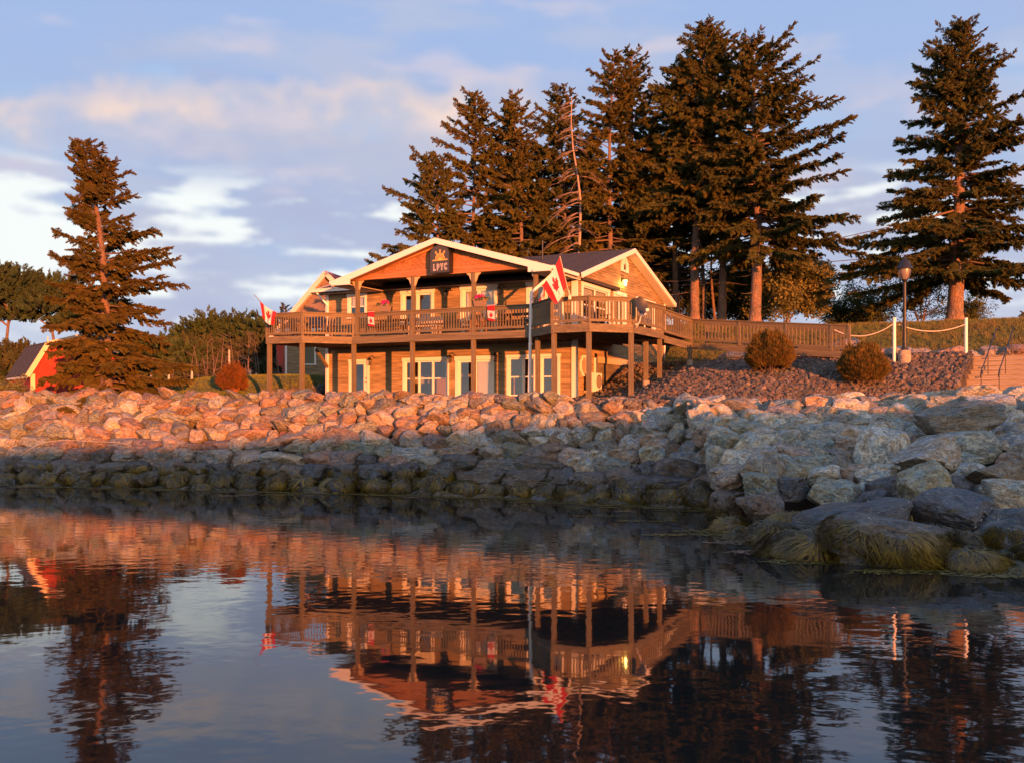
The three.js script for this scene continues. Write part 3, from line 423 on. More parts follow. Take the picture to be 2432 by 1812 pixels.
{ // sign in the gable
  const tex = canvasTex(512, 640, (g, w, h) => {
    g.fillStyle = '#3b3b40'; g.fillRect(0, 0, w, h); g.strokeStyle = '#4c4c50'; g.lineWidth = 10; 
    g.lineCap = 'round'; const gold = '#e0a94e'; g.strokeStyle = gold; g.fillStyle = gold; g.lineWidth = 20; const cx = 270, cy = 322;
    g.beginPath(); g.arc(cx, cy, 118, Math.PI, 0); g.stroke(); g.lineWidth = 14; g.beginPath(); g.arc(cx, cy, 78, Math.PI, 0); g.stroke(); g.beginPath(); g.arc(cx, cy, 34, Math.PI, 0); g.fill();
    for (const a of [-155, -125, -90, -55, -25]) { const r = a * DEG, c = Math.cos(r), s = Math.sin(r), far = [-90, -125, -55].includes(a) ? 205 : 140; g.lineWidth = 12; g.beginPath(); g.moveTo(cx + 20 * c, cy + 20 * s); g.lineTo(cx + 130 * c, cy + 130 * s); g.stroke(); if (far > 150) { g.lineWidth = 42; g.beginPath(); g.moveTo(cx + 140 * c, cy + 140 * s); g.lineTo(cx + far * c, cy + far * s); g.stroke(); g.strokeStyle = '#3b3b40'; g.lineWidth = 16; g.beginPath(); g.moveTo(cx + 145 * c, cy + 145 * s); g.lineTo(cx + (far - 4) * c, cy + (far - 4) * s); g.stroke(); g.strokeStyle = gold; } }
    g.lineWidth = 26; g.beginPath(); g.moveTo(75, 352); g.lineTo(460, 344); g.stroke(); g.lineWidth = 44; g.beginPath(); g.moveTo(230, 334); g.lineTo(320, 334); g.stroke();
    g.font = 'bold 190px sans-serif'; g.textAlign = 'center'; g.textBaseline = 'alphabetic'; g.lineWidth = 9; g.strokeStyle = '#e3d6d0'; 'LPYC'.split('').forEach((c, i) => { g.save(); g.translate([112, 215, 318, 420][i], 590 - i * 3); g.scale(0.72, 1.06); g.strokeText(c, 0, 0); g.restore(); });
  });
  const arch = (w, h, k) => { const s = new THREE.Shape(), a = w / 2 - k; s.moveTo(-a, k); s.lineTo(a, k); s.lineTo(a, h * 0.68); s.bezierCurveTo(a * 0.92, h * 0.9, a * 0.55, h - k, 0, h - k); s.bezierCurveTo(-a * 0.55, h - k, -a * 0.92, h * 0.9, -a, h * 0.68); s.closePath(); return s; };
  const t = thing('club_sign', 'dark arched sign reading LPYC under a golden ship wheel, hung in the gable', 'sign', [4.42, 8.22, 0.1]);
  mesh('box', new THREE.ExtrudeGeometry(arch(0.92, 1.12, 0), { depth: 0.3, bevelEnabled: false, curveSegments: 16 }), mBlack, t);
  const fg = new THREE.ShapeGeometry(arch(0.92, 1.12, 0.03), 16); const p = fg.attributes.position, uv = fg.attributes.uv; for (let i = 0; i < p.count; i++) uv.setXY(i, (p.getX(i) + 0.43) / 0.86, (p.getY(i) - 0.03) / 1.06); fg.translate(0, 0, 0.304);
  mesh('face', fg, new THREE.MeshStandardMaterial({ map: tex, roughness: 0.6 }), t); mesh('bracket', [bx(0.03, 0.08, 0.03, -0.22, -0.03, 0.2), bx(0.03, 0.08, 0.03, 0.42, -0.03, 0.2)], mBlack, t);
}
{ // satellite dish on the rail corner
  const t = thing('satellite_dish', 'round grey satellite dish on a bent arm at the deck corner', 'satellite dish', [12.62, 5.75, 0.42]);
  const prof = []; for (let i = 0; i <= 10; i++) { const r = 0.36 * i / 10; prof.push(new THREE.Vector2(r, 0.55 * r * r)); } const g = new THREE.LatheGeometry(prof, 28); g.rotateX(Math.PI / 2); g.scale(0.85, 1.05, 1); g.scale(0.85, 0.9, 1); g.rotateX(-0.3); g.rotateY(0.95); g.translate(0.25, 0.72, 0.25); mesh('reflector', g, M(0.02, 0.02, 0.023, 0.5), t);
  mesh('mast', [tube([[0, 0, 0], [0.1, 0.1, 0.08], [0.2, 0.32, 0.12], [0.22, 0.7, 0.16]], 0.026)], M(0.55, 0.5, 0.45, 0.5), t);
  mesh('feed_arm', [tube([[0.22, 0.4, 0.2], [0.4, 0.34, 0.45], [0.62, 0.5, 0.66]], 0.018), bx(0.1, 0.1, 0.14, 0.63, 0.54, 0.66, 0.5), bx(0.06, 0.05, 0.06, 0.55, 0.4, 0.6)], M(0.6, 0.55, 0.5, 0.5), t);
}
{ // heat pump on the side wall
  const t = thing('heat_pump', 'white heat pump unit on a wall bracket under the deck', 'heat pump', [9.12, 3.55, -3.6]);
  mesh('case', bx(0.32, 0.72, 0.95, 0.28, 0.4, 0), mWhite, t); const r = new THREE.TorusGeometry(0.26, 0.02, 8, 24); r.rotateY(Math.PI / 2); r.translate(0.45, 0.42, -0.12); mesh('fan_guard', r, mGrey, t); const c = new THREE.CircleGeometry(0.25, 20); c.rotateY(Math.PI / 2); c.translate(0.444, 0.42, -0.12); mesh('fan_opening', c, M(0.2, 0.17, 0.14, 0.7), t);
  mesh('side_grille', [0, 1, 2, 3, 4, 5].map((k) => bx(0.26, 0.012, 0.02, 0.28, 0.15 + 0.1 * k, 0.485)), mGrey, t); mesh('bracket', [bx(0.5, 0.05, 0.05, 0.25, 0.02, -0.35), bx(0.5, 0.05, 0.05, 0.25, 0.02, 0.35)], mWhite, t);
}
{ // deck furniture
  const picnic = (u, o, turn, label) => { const t = thing('picnic_table', label, 'table', [u, DECK, o], turn); for (let k = 0; k < 5; k++) mesh('top_board', bx(1.7, 0.04, 0.14, 0, 0.74, (k - 2) * 0.15), mTable, t); for (const s of [-1, 1]) { for (let k = 0; k < 2; k++) mesh('seat_board', bx(1.7, 0.04, 0.13, 0, 0.44, s * (0.62 + 0.14 * k)), mTable, t); for (const e of [-0.62, 0.62]) mesh('leg', beam([e, 0, s * 0.62], [e, 0.73, s * 0.2], 0.05, 0.1), mTable, t); } for (const e of [-0.62, 0.62]) mesh('cross_beam', bx(0.05, 0.09, 1.5, e, 0.4, 0), mTable, t); };
  const mTable = M(0.11, 0.065, 0.035, 0.8);
  picnic(1.35, -1.15, 0.05, 'dark wooden picnic table on the deck behind the first flower basket'); picnic(7.3, -1.1, -0.04, 'dark wooden picnic table on the deck near the downspout');
  const bench = (u, o, label, m, w) => { const t = thing('bench', label, 'bench', [u, DECK, o]); mesh('seat', bx(w, 0.06, 0.4, 0, 0.45, 0), m, t); mesh('backrest', bx(w, 0.28, 0.04, 0, 0.72, -0.2), m, t); for (const e of [-1, 1]) for (const f of [-0.16, 0.16]) mesh('leg', bx(0.06, 0.42, 0.06, e * (w / 2 - 0.08), 0.21, f), m, t); };
  bench(2.7, -1.3, 'pale bench on the deck in front of the glass doors', M(0.6, 0.5, 0.4, 0.8), 1.5); bench(8.45, -1.0, 'pale bench on the deck in the corner by the downspout', M(0.6, 0.5, 0.4, 0.8), 0.8);
  const ch = (u, o, turn, label, m) => { const t = thing('deck_chair', label, 'chair', [u, DECK, o], turn); for (let k = 0; k < 5; k++) { mesh('back_slat', beam([(k - 2) * 0.11, 0.3, -0.2], [(k - 2) * 0.13, 0.98 - 0.03 * Math.abs(k - 2), -0.42], 0.09, 0.02), m, t); mesh('seat_slat', bx(0.54, 0.02, 0.08, 0, 0.36 - 0.02 * k, 0.28 - 0.1 * k), m, t); } for (const s of [-1, 1]) { mesh('armrest', bx(0.12, 0.025, 0.66, s * 0.33, 0.56, 0.02), m, t); mesh('leg', bx(0.08, 0.55, 0.03, s * 0.3, 0.28, 0.28), m, t); mesh('leg', beam([s * 0.3, 0, -0.5], [s * 0.3, 0.4, 0.25], 0.03, 0.09), m, t); } };
  ch(5.35, -1.2, 0.4, 'orange brown slatted deck chair in front of the grey doors', M(0.34, 0.15, 0.05, 0.7)); ch(4.75, -1.5, -0.3, 'grey slatted deck chair beside the orange one', M(0.16, 0.13, 0.11, 0.7));
  ch(-2.5, 0.3, 1.1, 'brown slatted deck chair in the far corner under the flag', M(0.13, 0.09, 0.06, 0.7)); ch(-1.75, -0.4, 0.3, 'dark slatted deck chair beside the far corner board', M(0.06, 0.05, 0.05, 0.7)); ch(10.6, -0.9, 1.3, 'black deck chair in front of the wide side window', M(0.03, 0.03, 0.03, 0.6));
}
// ---------------------------------------------------------------- rocks
const radOf = new Map();
function rockGeo(seed, detail, blocky) {
  const rnd = mulberry(seed), planes = [], V = () => { const z = rnd() * 2 - 1, a = rnd() * 6.283, r = Math.sqrt(1 - z * z); return new THREE.Vector3(r * Math.cos(a), z, r * Math.sin(a)); };
  if (blocky) for (const [x, y, z] of [[1, 0, 0], [-1, 0, 0], [0, 1, 0], [0, -1, 0], [0, 0, 1], [0, 0, -1]]) planes.push([new THREE.Vector3(x, y, z).addScaledVector(V(), 0.32).normalize(), 0.72 + 0.12 * rnd()]);
  for (let i = 0; i < (blocky ? 4 : 9); i++) planes.push([V(), blocky ? 0.85 + 0.2 * rnd() : 0.6 + 0.3 * rnd()]);
  let g = new THREE.IcosahedronGeometry(1, detail); g.deleteAttribute('normal'); g.deleteAttribute('uv'); g = mergeVertices(g, 1e-4);
  const p = g.attributes.position, v = new THREE.Vector3(), s0 = seed * 7.3;
  const rad = (v) => { let acc = 0; const K = 60; for (const [n, h] of planes) { const d = v.dot(n); if (d > 0.05) acc += Math.exp(-K * (h / d)); } const r = acc > 0 ? -Math.log(acc + Math.exp(-K * 1.15)) / K : 1.1, chip = Math.max(0, perlin.noise(v.x * 1.9 + s0, v.y * 1.9 + 4, v.z * 1.9) - 0.22); return r * (1 - Math.min(0.13, chip * 1.1) + 0.05 * fbm(v.x * 2.2 + s0, v.y * 2.2, v.z * 2.2, 3) + 0.04 * Math.abs(perlin.noise(v.x * 5 + s0, v.y * 5, v.z * 5))); };
  for (let i = 0; i < p.count; i++) { v.fromBufferAttribute(p, i).normalize(); const r = rad(v); p.setXYZ(i, v.x * r, v.y * r, v.z * r); }
  g = toCreasedNormals(g, 0.42); const q = g.attributes.position, n = g.attributes.normal, uv = new Float32Array(q.count * 2), ou = rnd(), ov = rnd();
  for (let i = 0; i < q.count; i += 3) { let ax = 0, ay = 0, az = 0; for (let k = 0; k < 3; k++) { ax += Math.abs(n.getX(i + k)); ay += Math.abs(n.getY(i + k)); az += Math.abs(n.getZ(i + k)); } for (let k = 0; k < 3; k++) { const X = q.getX(i + k), Y = q.getY(i + k), Z = q.getZ(i + k), [a, b] = az > ax && az > ay ? [X, Y] : ay > ax ? [X, Z] : [Z, Y]; uv[2 * (i + k)] = a * 0.3 + ou; uv[2 * (i + k) + 1] = b * 0.3 + ov; } }
  g.setAttribute('uv', new THREE.BufferAttribute(uv, 2)); radOf.set(g, rad); return g;
}
const rockA = [], rockB = [], rockS = [];
for (let i = 0; i < 11; i++) rockA.push(rockGeo(100 + i, 7, false));
for (let i = 0; i < 11; i++) rockB.push(rockGeo(200 + i, 7, true));
for (let i = 0; i < 6; i++) rockS.push(rockGeo(300 + i, 1, i % 2));
const stone = (r, g, b, rough = 0.85) => new THREE.MeshStandardMaterial({ color: rgb(r, g, b), roughness: rough, map: stoneColor, bumpMap: stoneHeight, bumpScale: 0.05 });
const dry = [stone(0.34, 0.33, 0.265), stone(0.27, 0.28, 0.235), stone(0.36, 0.295, 0.235), stone(0.27, 0.205, 0.15), stone(0.46, 0.44, 0.37), stone(0.18, 0.175, 0.155), stone(0.33, 0.23, 0.18), stone(0.23, 0.245, 0.19), stone(0.3, 0.29, 0.26), stone(0.4, 0.34, 0.28)];
const ledge = [stone(0.46, 0.45, 0.36), stone(0.38, 0.385, 0.31), stone(0.6, 0.58, 0.47), stone(0.32, 0.33, 0.25), stone(0.25, 0.235, 0.19), stone(0.42, 0.4, 0.34), stone(0.4, 0.32, 0.24)];   // the greyer, paler stone of the point
const wet = [stone(0.12, 0.115, 0.1, 0.55), stone(0.155, 0.14, 0.115, 0.6), stone(0.11, 0.11, 0.108, 0.5), stone(0.18, 0.15, 0.12, 0.65)];
const rocks = [];                                               // every stone of the wall and the point before it is built
{
  const rnd = mulberry(5);
  const rows = [[-0.07, 0.66, 1.0, 1.6], [0.07, 0.68, 0.9, 1.7], [0.2, 0.66, 0.9, 1.9], [0.33, 0.62, 0.85, 1.8], [0.45, 0.58, 0.75, 1.6], [0.56, 0.55, 0.62, 1.35], [0.665, 0.52, 0.5, 1.25], [0.765, 0.5, 0.48, 1.15], [0.86, 0.48, 0.45, 1.1], [0.95, 0.46, 0.42, 1.05], [1.03, 0.42, 0.42, 0.95]];
  rows.forEach(([f, h, w0, w1], r) => {
    for (let u = -19 + rnd(); u < 21.5;) {
      const big = rnd() < 0.16 ? 1.25 : 1, w = lerp(w0, w1, Math.pow(rnd(), 1.4)) * big, uu = u + w / 2; u += w * 0.9;
      const grow = sstep(11, 19, uu) * 0.22 + 1;
      const ff = f + (rnd() - 0.5) * 0.055, oc = ocOf(uu), ow = owOf(uu), o = lerp(ow, oc, ff) - 0.25, y = ff * ycOf(uu) - 0.06;
      if (uu > 19.0 && ff < 0.75) continue;
      const hh = h * (0.75 + 0.55 * rnd()) * grow, dd = (0.75 + 0.4 * rnd()) * grow;
      rocks.push({ u: uu, o, y, w: w * grow * 1.02, h: hh, d: dd, yaw: (rnd() - 0.5) * (r < 5 ? 0.5 : 1.6), tx: (rnd() - 0.5) * (r < 5 ? 0.25 : 0.9), tz: (rnd() - 0.5) * (r < 5 ? 0.22 : 0.8), block: rnd() < (r < 5 ? 0.75 : 0.45), tide: y < 0.95 + 0.25 * (rnd() - 0.5), g: Math.floor(rnd() * 11), m: rnd(), near: rnd() < sstep(6, 17, uu) });
    }
  });
  // the point: named big boulders first, from the water up
  const big = [[1.37, 0.75, 1.3, 9.6, 22.2, 1.75, 0], [2.1, 0.75, 1.5, 11.9, 26, 2.55, 1], [1.9, 1.0, 1.5, 11.4, 25, 1.75, 1], [1.2, 1.5, 1.1, 9.3, 24.3, 1.55, 1], [1.1, 0.95, 1.0, 8.55, 20.6, 1.2, 0], [2.4, 0.75, 1.4, 7.0, 19.9, 0.5, 1], [2.1, 0.95, 1.4, 7.0, 18.0, 0.3, 1], [1.5, 0.75, 1.2, 8.85, 19.3, 0.72, 1], [1.6, 0.9, 1.3, 9.8, 18.6, 0.5, 0], [1.4, 0.65, 1.2, 5.6, 18.9, 0.02, 0], [1.2, 0.5, 1.0, 14.4, 30.0, 3.3, 1], [1.4, 0.5, 1.0, 13.9, 28.6, 2.95, 1], [1.1, 0.5, 0.9, 13.0, 29.5, 3.0, 1], [1.4, 0.9, 1.1, 13.2, 25.4, 1.95, 0], [1.3, 0.8, 1.1, 13.0, 23.3, 1.6, 1], [1.2, 0.7, 1.0, 11.3, 22.6, 1.25, 0], [1.3, 0.7, 1.2, 10.6, 20.6, 0.95, 1], [1.4, 0.6, 1.1, 8.2, 17.6, 0.0, 0], [1.5, 0.6, 1.2, 9.9, 17.2, 0.05, 0], [1.2, 0.5, 1.0, 6.2, 21.4, 0.3, 0], [1.1, 0.6, 1.0, 7.4, 22.4, 0.85, 1]];
  const spots = [];
  for (const [w, h, d, x, D, y, b] of big) { const [u, o] = toU(x, -D); spots.push([x, D, w * 0.5]); rocks.push({ u, o, y, w, h, d, yaw: (rnd() - 0.5) * 0.9, tx: (rnd() - 0.5) * 0.35, tz: (rnd() - 0.5) * 0.45, block: b === 1, tide: y < 0.75, g: Math.floor(rnd() * 11), m: rnd() * 0.8 + (y > 0.75 ? 0 : 0), near: true }); }
  for (let D = 17.0; D < 32.5; D += 0.72) for (let x = 4.3 + rnd() * 0.5 + 0.07 * (D - 17); x < 21;) {
    const w = 0.5 + 0.8 * rnd() * rnd() + 0.25 * rnd(), X = x + w / 2, y = pointY(X, -D) - 0.1 + 0.12 * (rnd() - 0.5), [u, o] = toU(X, -D); x += w * 0.92;
    if (y < -0.25 || o < ocOf(u) + 0.3 || (u < 19.2 && ycOf(u) * (1 - (o - ocOf(u)) / (owOf(u) - ocOf(u))) > y - 0.05)) continue;
    if (spots.some(([a, b, r]) => Math.hypot(a - X, b - D) < r + w * 0.2)) continue;
    rocks.push({ u, o, y, w, h: 0.45 + 0.35 * rnd(), d: 0.7 + 0.5 * rnd(), yaw: rnd() * 3, tx: (rnd() - 0.5) * 0.6, tz: (rnd() - 0.5) * 0.6, block: rnd() < 0.5, tide: y < 1.0 + 0.3 * (rnd() - 0.5), g: Math.floor(rnd() * 11), m: rnd(), near: true });
  }
  for (const r of rocks) { const [x, z] = toW(r.u, r.o); r.x = x; r.z = z; r.size = r.w * r.h / (z * z) * (Math.abs(x) < -z * 0.56 ? 1 : 0.05); }
}
const rockWall = tag(new THREE.Group(), 'sea wall of heaped grey and tan boulders between the water and the clubhouse', 'rock wall'); rockWall.name = 'rock_wall'; scene.add(rockWall);
const rockPoint = tag(new THREE.Group(), 'low point of large dark boulders draped with weed, running out below the concrete steps', 'rock point'); rockPoint.name = 'rock_point'; scene.add(rockPoint);
{
  const O = new THREE.Object3D(), split = (list, parent) => {
    list.sort((a, b) => b.size - a.size);
    const rest = [];
    list.forEach((r, i) => {
      const geo = (r.block ? rockB : rockA)[r.g], mat = r.tide ? wet[Math.floor(r.m * 3.99)] : (r.near ? ledge[Math.floor(r.m * 6.99)] : dry[Math.floor(r.m * 9.99)]);
      O.position.set(r.x, r.y, r.z); O.rotation.set(r.tx, -TH + r.yaw, r.tz, 'YXZ'); O.scale.set(r.w * 0.575, r.h * 0.6, r.d * 0.58); O.updateMatrix(); r.m4 = O.matrix.clone(); r.rad = radOf.get(geo);
      if (i < 300) { const b = mesh('boulder', geo, mat, parent); b.applyMatrix4(O.matrix); } else rest.push([geo, mat, O.matrix.clone()]);
    });
    const by = new Map(); for (const [g, m, x] of rest) { if (!by.has(m)) by.set(m, []); by.get(m).push(g.clone().applyMatrix4(x)); }
    for (const [m, l] of by) mesh('smaller_boulders', l, m, parent).userData.kind = 'stuff';
  };
  split(rocks.filter((r) => r.u < 19.0), rockWall); split(rocks.filter((r) => r.u >= 19.0), rockPoint);
  // chinking stones in the gaps
  const rnd = mulberry(8), im = new THREE.InstancedMesh(rockS[0], dry[5], 350), im2 = new THREE.InstancedMesh(rockS[3], dry[3], 350), put = [0, 0];
  for (let i = 0; i < 700; i++) { const u = lerp(-19, 21, rnd()), f = Math.pow(rnd(), 0.6) * 0.9 + 0.12, oc = ocOf(u), ow = owOf(u), o = lerp(ow, oc, f) - 0.24, s = 0.09 + 0.13 * rnd(), [x, z] = toW(u, o); if (u > 19 && f < 0.7) continue; O.position.set(x, f * ycOf(u) - 0.1, z); O.rotation.set(rnd() * 6, rnd() * 6, rnd() * 6); O.scale.set(s * 1.3, s, s); O.updateMatrix(); const k = i % 2; [im, im2][k].setMatrixAt(put[k], O.matrix); [im, im2][k].setColorAt(put[k]++, rgb(0.7 + 0.4 * rnd(), 0.7 + 0.35 * rnd(), 0.7 + 0.3 * rnd())); }
  im.count = put[0]; im2.count = put[1]; for (const q of [im, im2]) { q.name = 'chinking_stones'; q.userData.kind = 'stuff'; q.castShadow = q.receiveShadow = true; rockWall.add(q); }
}
// ---------------------------------------------------------------- weed on the low rocks, and afloat
const mWeed = new THREE.MeshStandardMaterial({ vertexColors: true, roughness: 0.42, side: THREE.DoubleSide });
function ribbons() { const pos = [], nor = [], col = []; return { pos, nor, col, add(pts, w, c, nn) { for (let i = 0; i < pts.length - 1; i++) { const a = pts[i], b = pts[i + 1], n = nn[i], t = b.clone().sub(a), s = t.clone().cross(n).normalize(), wa = w * (1 - 0.5 * i / pts.length), wb = w * (1 - 0.5 * (i + 1) / pts.length) * (i === pts.length - 2 ? 0.25 : 1); const A = a.clone().addScaledVector(s, wa), B = a.clone().addScaledVector(s, -wa), C = b.clone().addScaledVector(s, wb), D = b.clone().addScaledVector(s, -wb); const flip = B.clone().sub(A).cross(C.clone().sub(A)).dot(n) < 0; for (const p of flip ? [A, C, B, B, C, D] : [A, B, C, B, D, C]) { pos.push(p.x, p.y, p.z); nor.push(n.x, n.y, n.z); col.push(...c); } } }, geo() { const g = new THREE.BufferGeometry(); g.setAttribute('position', new THREE.Float32BufferAttribute(pos, 3)); g.setAttribute('normal', new THREE.Float32BufferAttribute(nor, 3)); g.setAttribute('color', new THREE.Float32BufferAttribute(col, 3)); return g; } }; }
{
  const rnd = mulberry(31), R = [ribbons(), ribbons()];
  const weedy = rocks.filter((r) => r.m4 && Math.abs(r.x) < -r.z * 0.6 && (r.z < -25 ? r.y < 0.7 : r.y < 0.62));
  const up = new THREE.Vector3(0, 1, 0), P = new THREE.Vector3();
  for (const r of weedy) {
    const near = r.z > -25, high = r.y > 0.38, n = Math.round((near ? 1700 : 520) * r.w * (high ? (rnd() < 0.5 ? 0.1 : 0.6) : 0.75 + 0.5 * rnd())), w = near ? 0.0085 : 0.016, tint = rnd(), facing = new THREE.Vector3(-r.x, 0, -r.z).normalize(), inv = r.m4.clone().invert(), c0 = new THREE.Vector3().setFromMatrixPosition(r.m4);
    const settle = (p) => { const q = p.clone().applyMatrix4(inv), l = q.length(), R = r.rad(q.clone().multiplyScalar(1 / l)) * 1.035; if (l < R) p.copy(q.multiplyScalar(R / l).applyMatrix4(r.m4)); return p; };
    for (let i = 0; i < n; i++) {
      const a = rnd() * 6.283, ct = lerp(-0.35, high ? 0.3 : near && r.w > 1.8 ? 0.72 : 1, rnd()), st = Math.sqrt(1 - ct * ct), d = new THREE.Vector3(st * Math.cos(a), ct, st * Math.sin(a));
      if (fbm(d.x * 1.7 + r.u, d.y * 1.7, d.z * 1.7 + r.o, 2) < (high ? 0.0 : -0.2)) continue;
      let p = d.clone().multiplyScalar(r.rad(d) * 1.02).applyMatrix4(r.m4); if (p.y < 0.02 || p.clone().sub(c0).dot(facing) < -0.2 * r.w) continue;
      const pts = [p.clone()], nn = [], L = 0.02 + 0.085 * rnd() * rnd() + 0.02 * rnd(), curl = (rnd() - 0.5) * 2.2, fx = 3.2 * perlin.noise(p.x * 2.1, p.y * 2.1, p.z * 2.1 + 3), fz = 3.2 * perlin.noise(p.x * 2.1 + 9, p.y * 2.1, p.z * 2.1), sx = fx + (rnd() - 0.5) * 1.6, sz = fz + (rnd() - 0.5) * 1.6;
      for (let k = 0; k < 5; k++) { const out = p.clone().sub(c0); out.y *= 1.3; out.normalize(); nn.push(out.clone()); P.set(sx * (1 - k * 0.16) + curl * sz * 0.3 * k, -1, sz * (1 - k * 0.16) - curl * sx * 0.3 * k); P.addScaledVector(out, -P.dot(out) * (out.y > 0.1 ? 1 : 0.2)); if (P.lengthSq() < 0.02) P.set(sx, 0, sz); P.normalize(); p = settle(p.clone().addScaledVector(P, L)).addScaledVector(out, 0.006 + 0.008 * rnd()); if (p.y < 0.012) { p.y = 0.012 + 0.006 * rnd(); p.addScaledVector(facing, 0.03 * rnd()); } pts.push(p.clone()); }
      const g = clamp(0.4 * rnd() + 0.8 * (fbm(pts[0].x * 2.2, pts[0].y * 2.2, pts[0].z * 2.2, 3) + 0.2) + 0.2 * tint, 0, 1);
      R[near ? 1 : 0].add(pts, w * (0.7 + 0.6 * rnd()), [lerp(0.03, 0.29, g * g), lerp(0.028, 0.205, g * g), lerp(0.01, 0.018, g)], nn);
    }
  }
  const s1 = mesh('seaweed', R[0].geo(), mWeed); tag(s1, 'olive rockweed hanging from the lowest course of the sea wall', 'seaweed', null, 'stuff');
  const s2 = mesh('seaweed', R[1].geo(), mWeed); tag(s2, 'golden brown rockweed draped over the boulders of the point', 'seaweed', null, 'stuff');
  // barnacles on the point's wet boulders
  const bn = rocks.filter((r) => r.m4 && r.z > -22 && r.tide && r.w > 1.1), im = new THREE.InstancedMesh(new THREE.ConeGeometry(0.012, 0.01, 5), M(0.5, 0.48, 0.45, 0.9), 1600), O = new THREE.Object3D(); let q = 0;
  for (const r of bn) for (let i = 0; i < 160 && q < 1600; i++) { const a = rnd() * 6.283, ct = rnd() * 0.9, st = Math.sqrt(1 - ct * ct), d = new THREE.Vector3(st * Math.cos(a), ct, st * Math.sin(a)); if (fbm(d.x * 2.6 + r.u * 3, d.y * 2.6, d.z * 2.6, 2) < 0.1) continue; O.position.copy(d.clone().multiplyScalar(r.rad(d)).applyMatrix4(r.m4)); O.scale.setScalar(0.6 + 0.9 * rnd()); O.rotation.set(rnd(), rnd() * 6, rnd()); O.updateMatrix(); im.setMatrixAt(q++, O.matrix); }
  im.count = q; im.name = 'barnacles'; im.userData.kind = 'stuff'; rockPoint.add(im);
  // floating weed along the waterline
  const F = ribbons();
  const raft = (cx, cz, rx, rz, n, warm) => { for (let i = 0; i < n; i++) { const a = rnd() * 6.283, q = Math.sqrt(rnd()), x = cx + rx * q * Math.cos(a), z = cz + rz * q * Math.sin(a), h = rnd() * 6.283, l = 0.05 + 0.09 * rnd(), y = 0.006 + 0.01 * rnd(), A = new THREE.Vector3(x, y, z), B = new THREE.Vector3(x + l * Math.cos(h), y, z + l * Math.sin(h) * 0.7), g = rnd(); F.add([A, B, B.clone().add(new THREE.Vector3(l * Math.cos(h + 0.6), 0, l * Math.sin(h + 0.6) * 0.7))], 0.012 + 0.014 * rnd(), warm ? [lerp(0.16, 0.3, g), lerp(0.11, 0.19, g), lerp(0.07, 0.12, g)] : [lerp(0.06, 0.24, g), lerp(0.055, 0.18, g), lerp(0.012, 0.03, g)], [up, up]); } };
  for (let u = -16; u < 20; u += 0.5) { const [x, z] = toW(u, owOf(u) + 0.55 + 0.25 * rnd()); raft(x, z, 0.8, 0.14 + 0.12 * rnd(), 60, false); }
  for (let i = 0; i < 42; i++) { const u = lerp(-15, 20, rnd()), [x, z] = toW(u, owOf(u) + 1.0 + 1.6 * rnd() * rnd()); raft(x, z, 0.15 + 0.4 * rnd(), 0.04 + 0.04 * rnd(), 40, rnd() < 0.6); }
  for (const [x, z, a, b, n] of [[5.2, -22.6, 1.5, 0.4, 260], [4.1, -21.9, 1.3, 0.22, 170], [6.6, -25.4, 1.3, 0.5, 240], [7.0, -26.4, 1.6, 0.4, 260], [4.9, -20.6, 0.9, 0.25, 120], [5.2, -19.2, 1.0, 0.3, 160], [7.2, -16.9, 1.4, 0.28, 240], [8.6, -16.5, 1.2, 0.2, 160], [5.6, -18.0, 0.9, 0.3, 160], [9.6, -16.3, 1.0, 0.14, 90], [3.4, -24.6, 0.8, 0.1, 60], [2.4, -25.8, 0.9, 0.08, 50]]) raft(x, z, a, b, n, rnd() < 0.45);
  tag(mesh('floating_weed', F.geo(), mWeed), 'loose weed and scum floating along the foot of the rocks', 'seaweed', null, 'stuff');
}
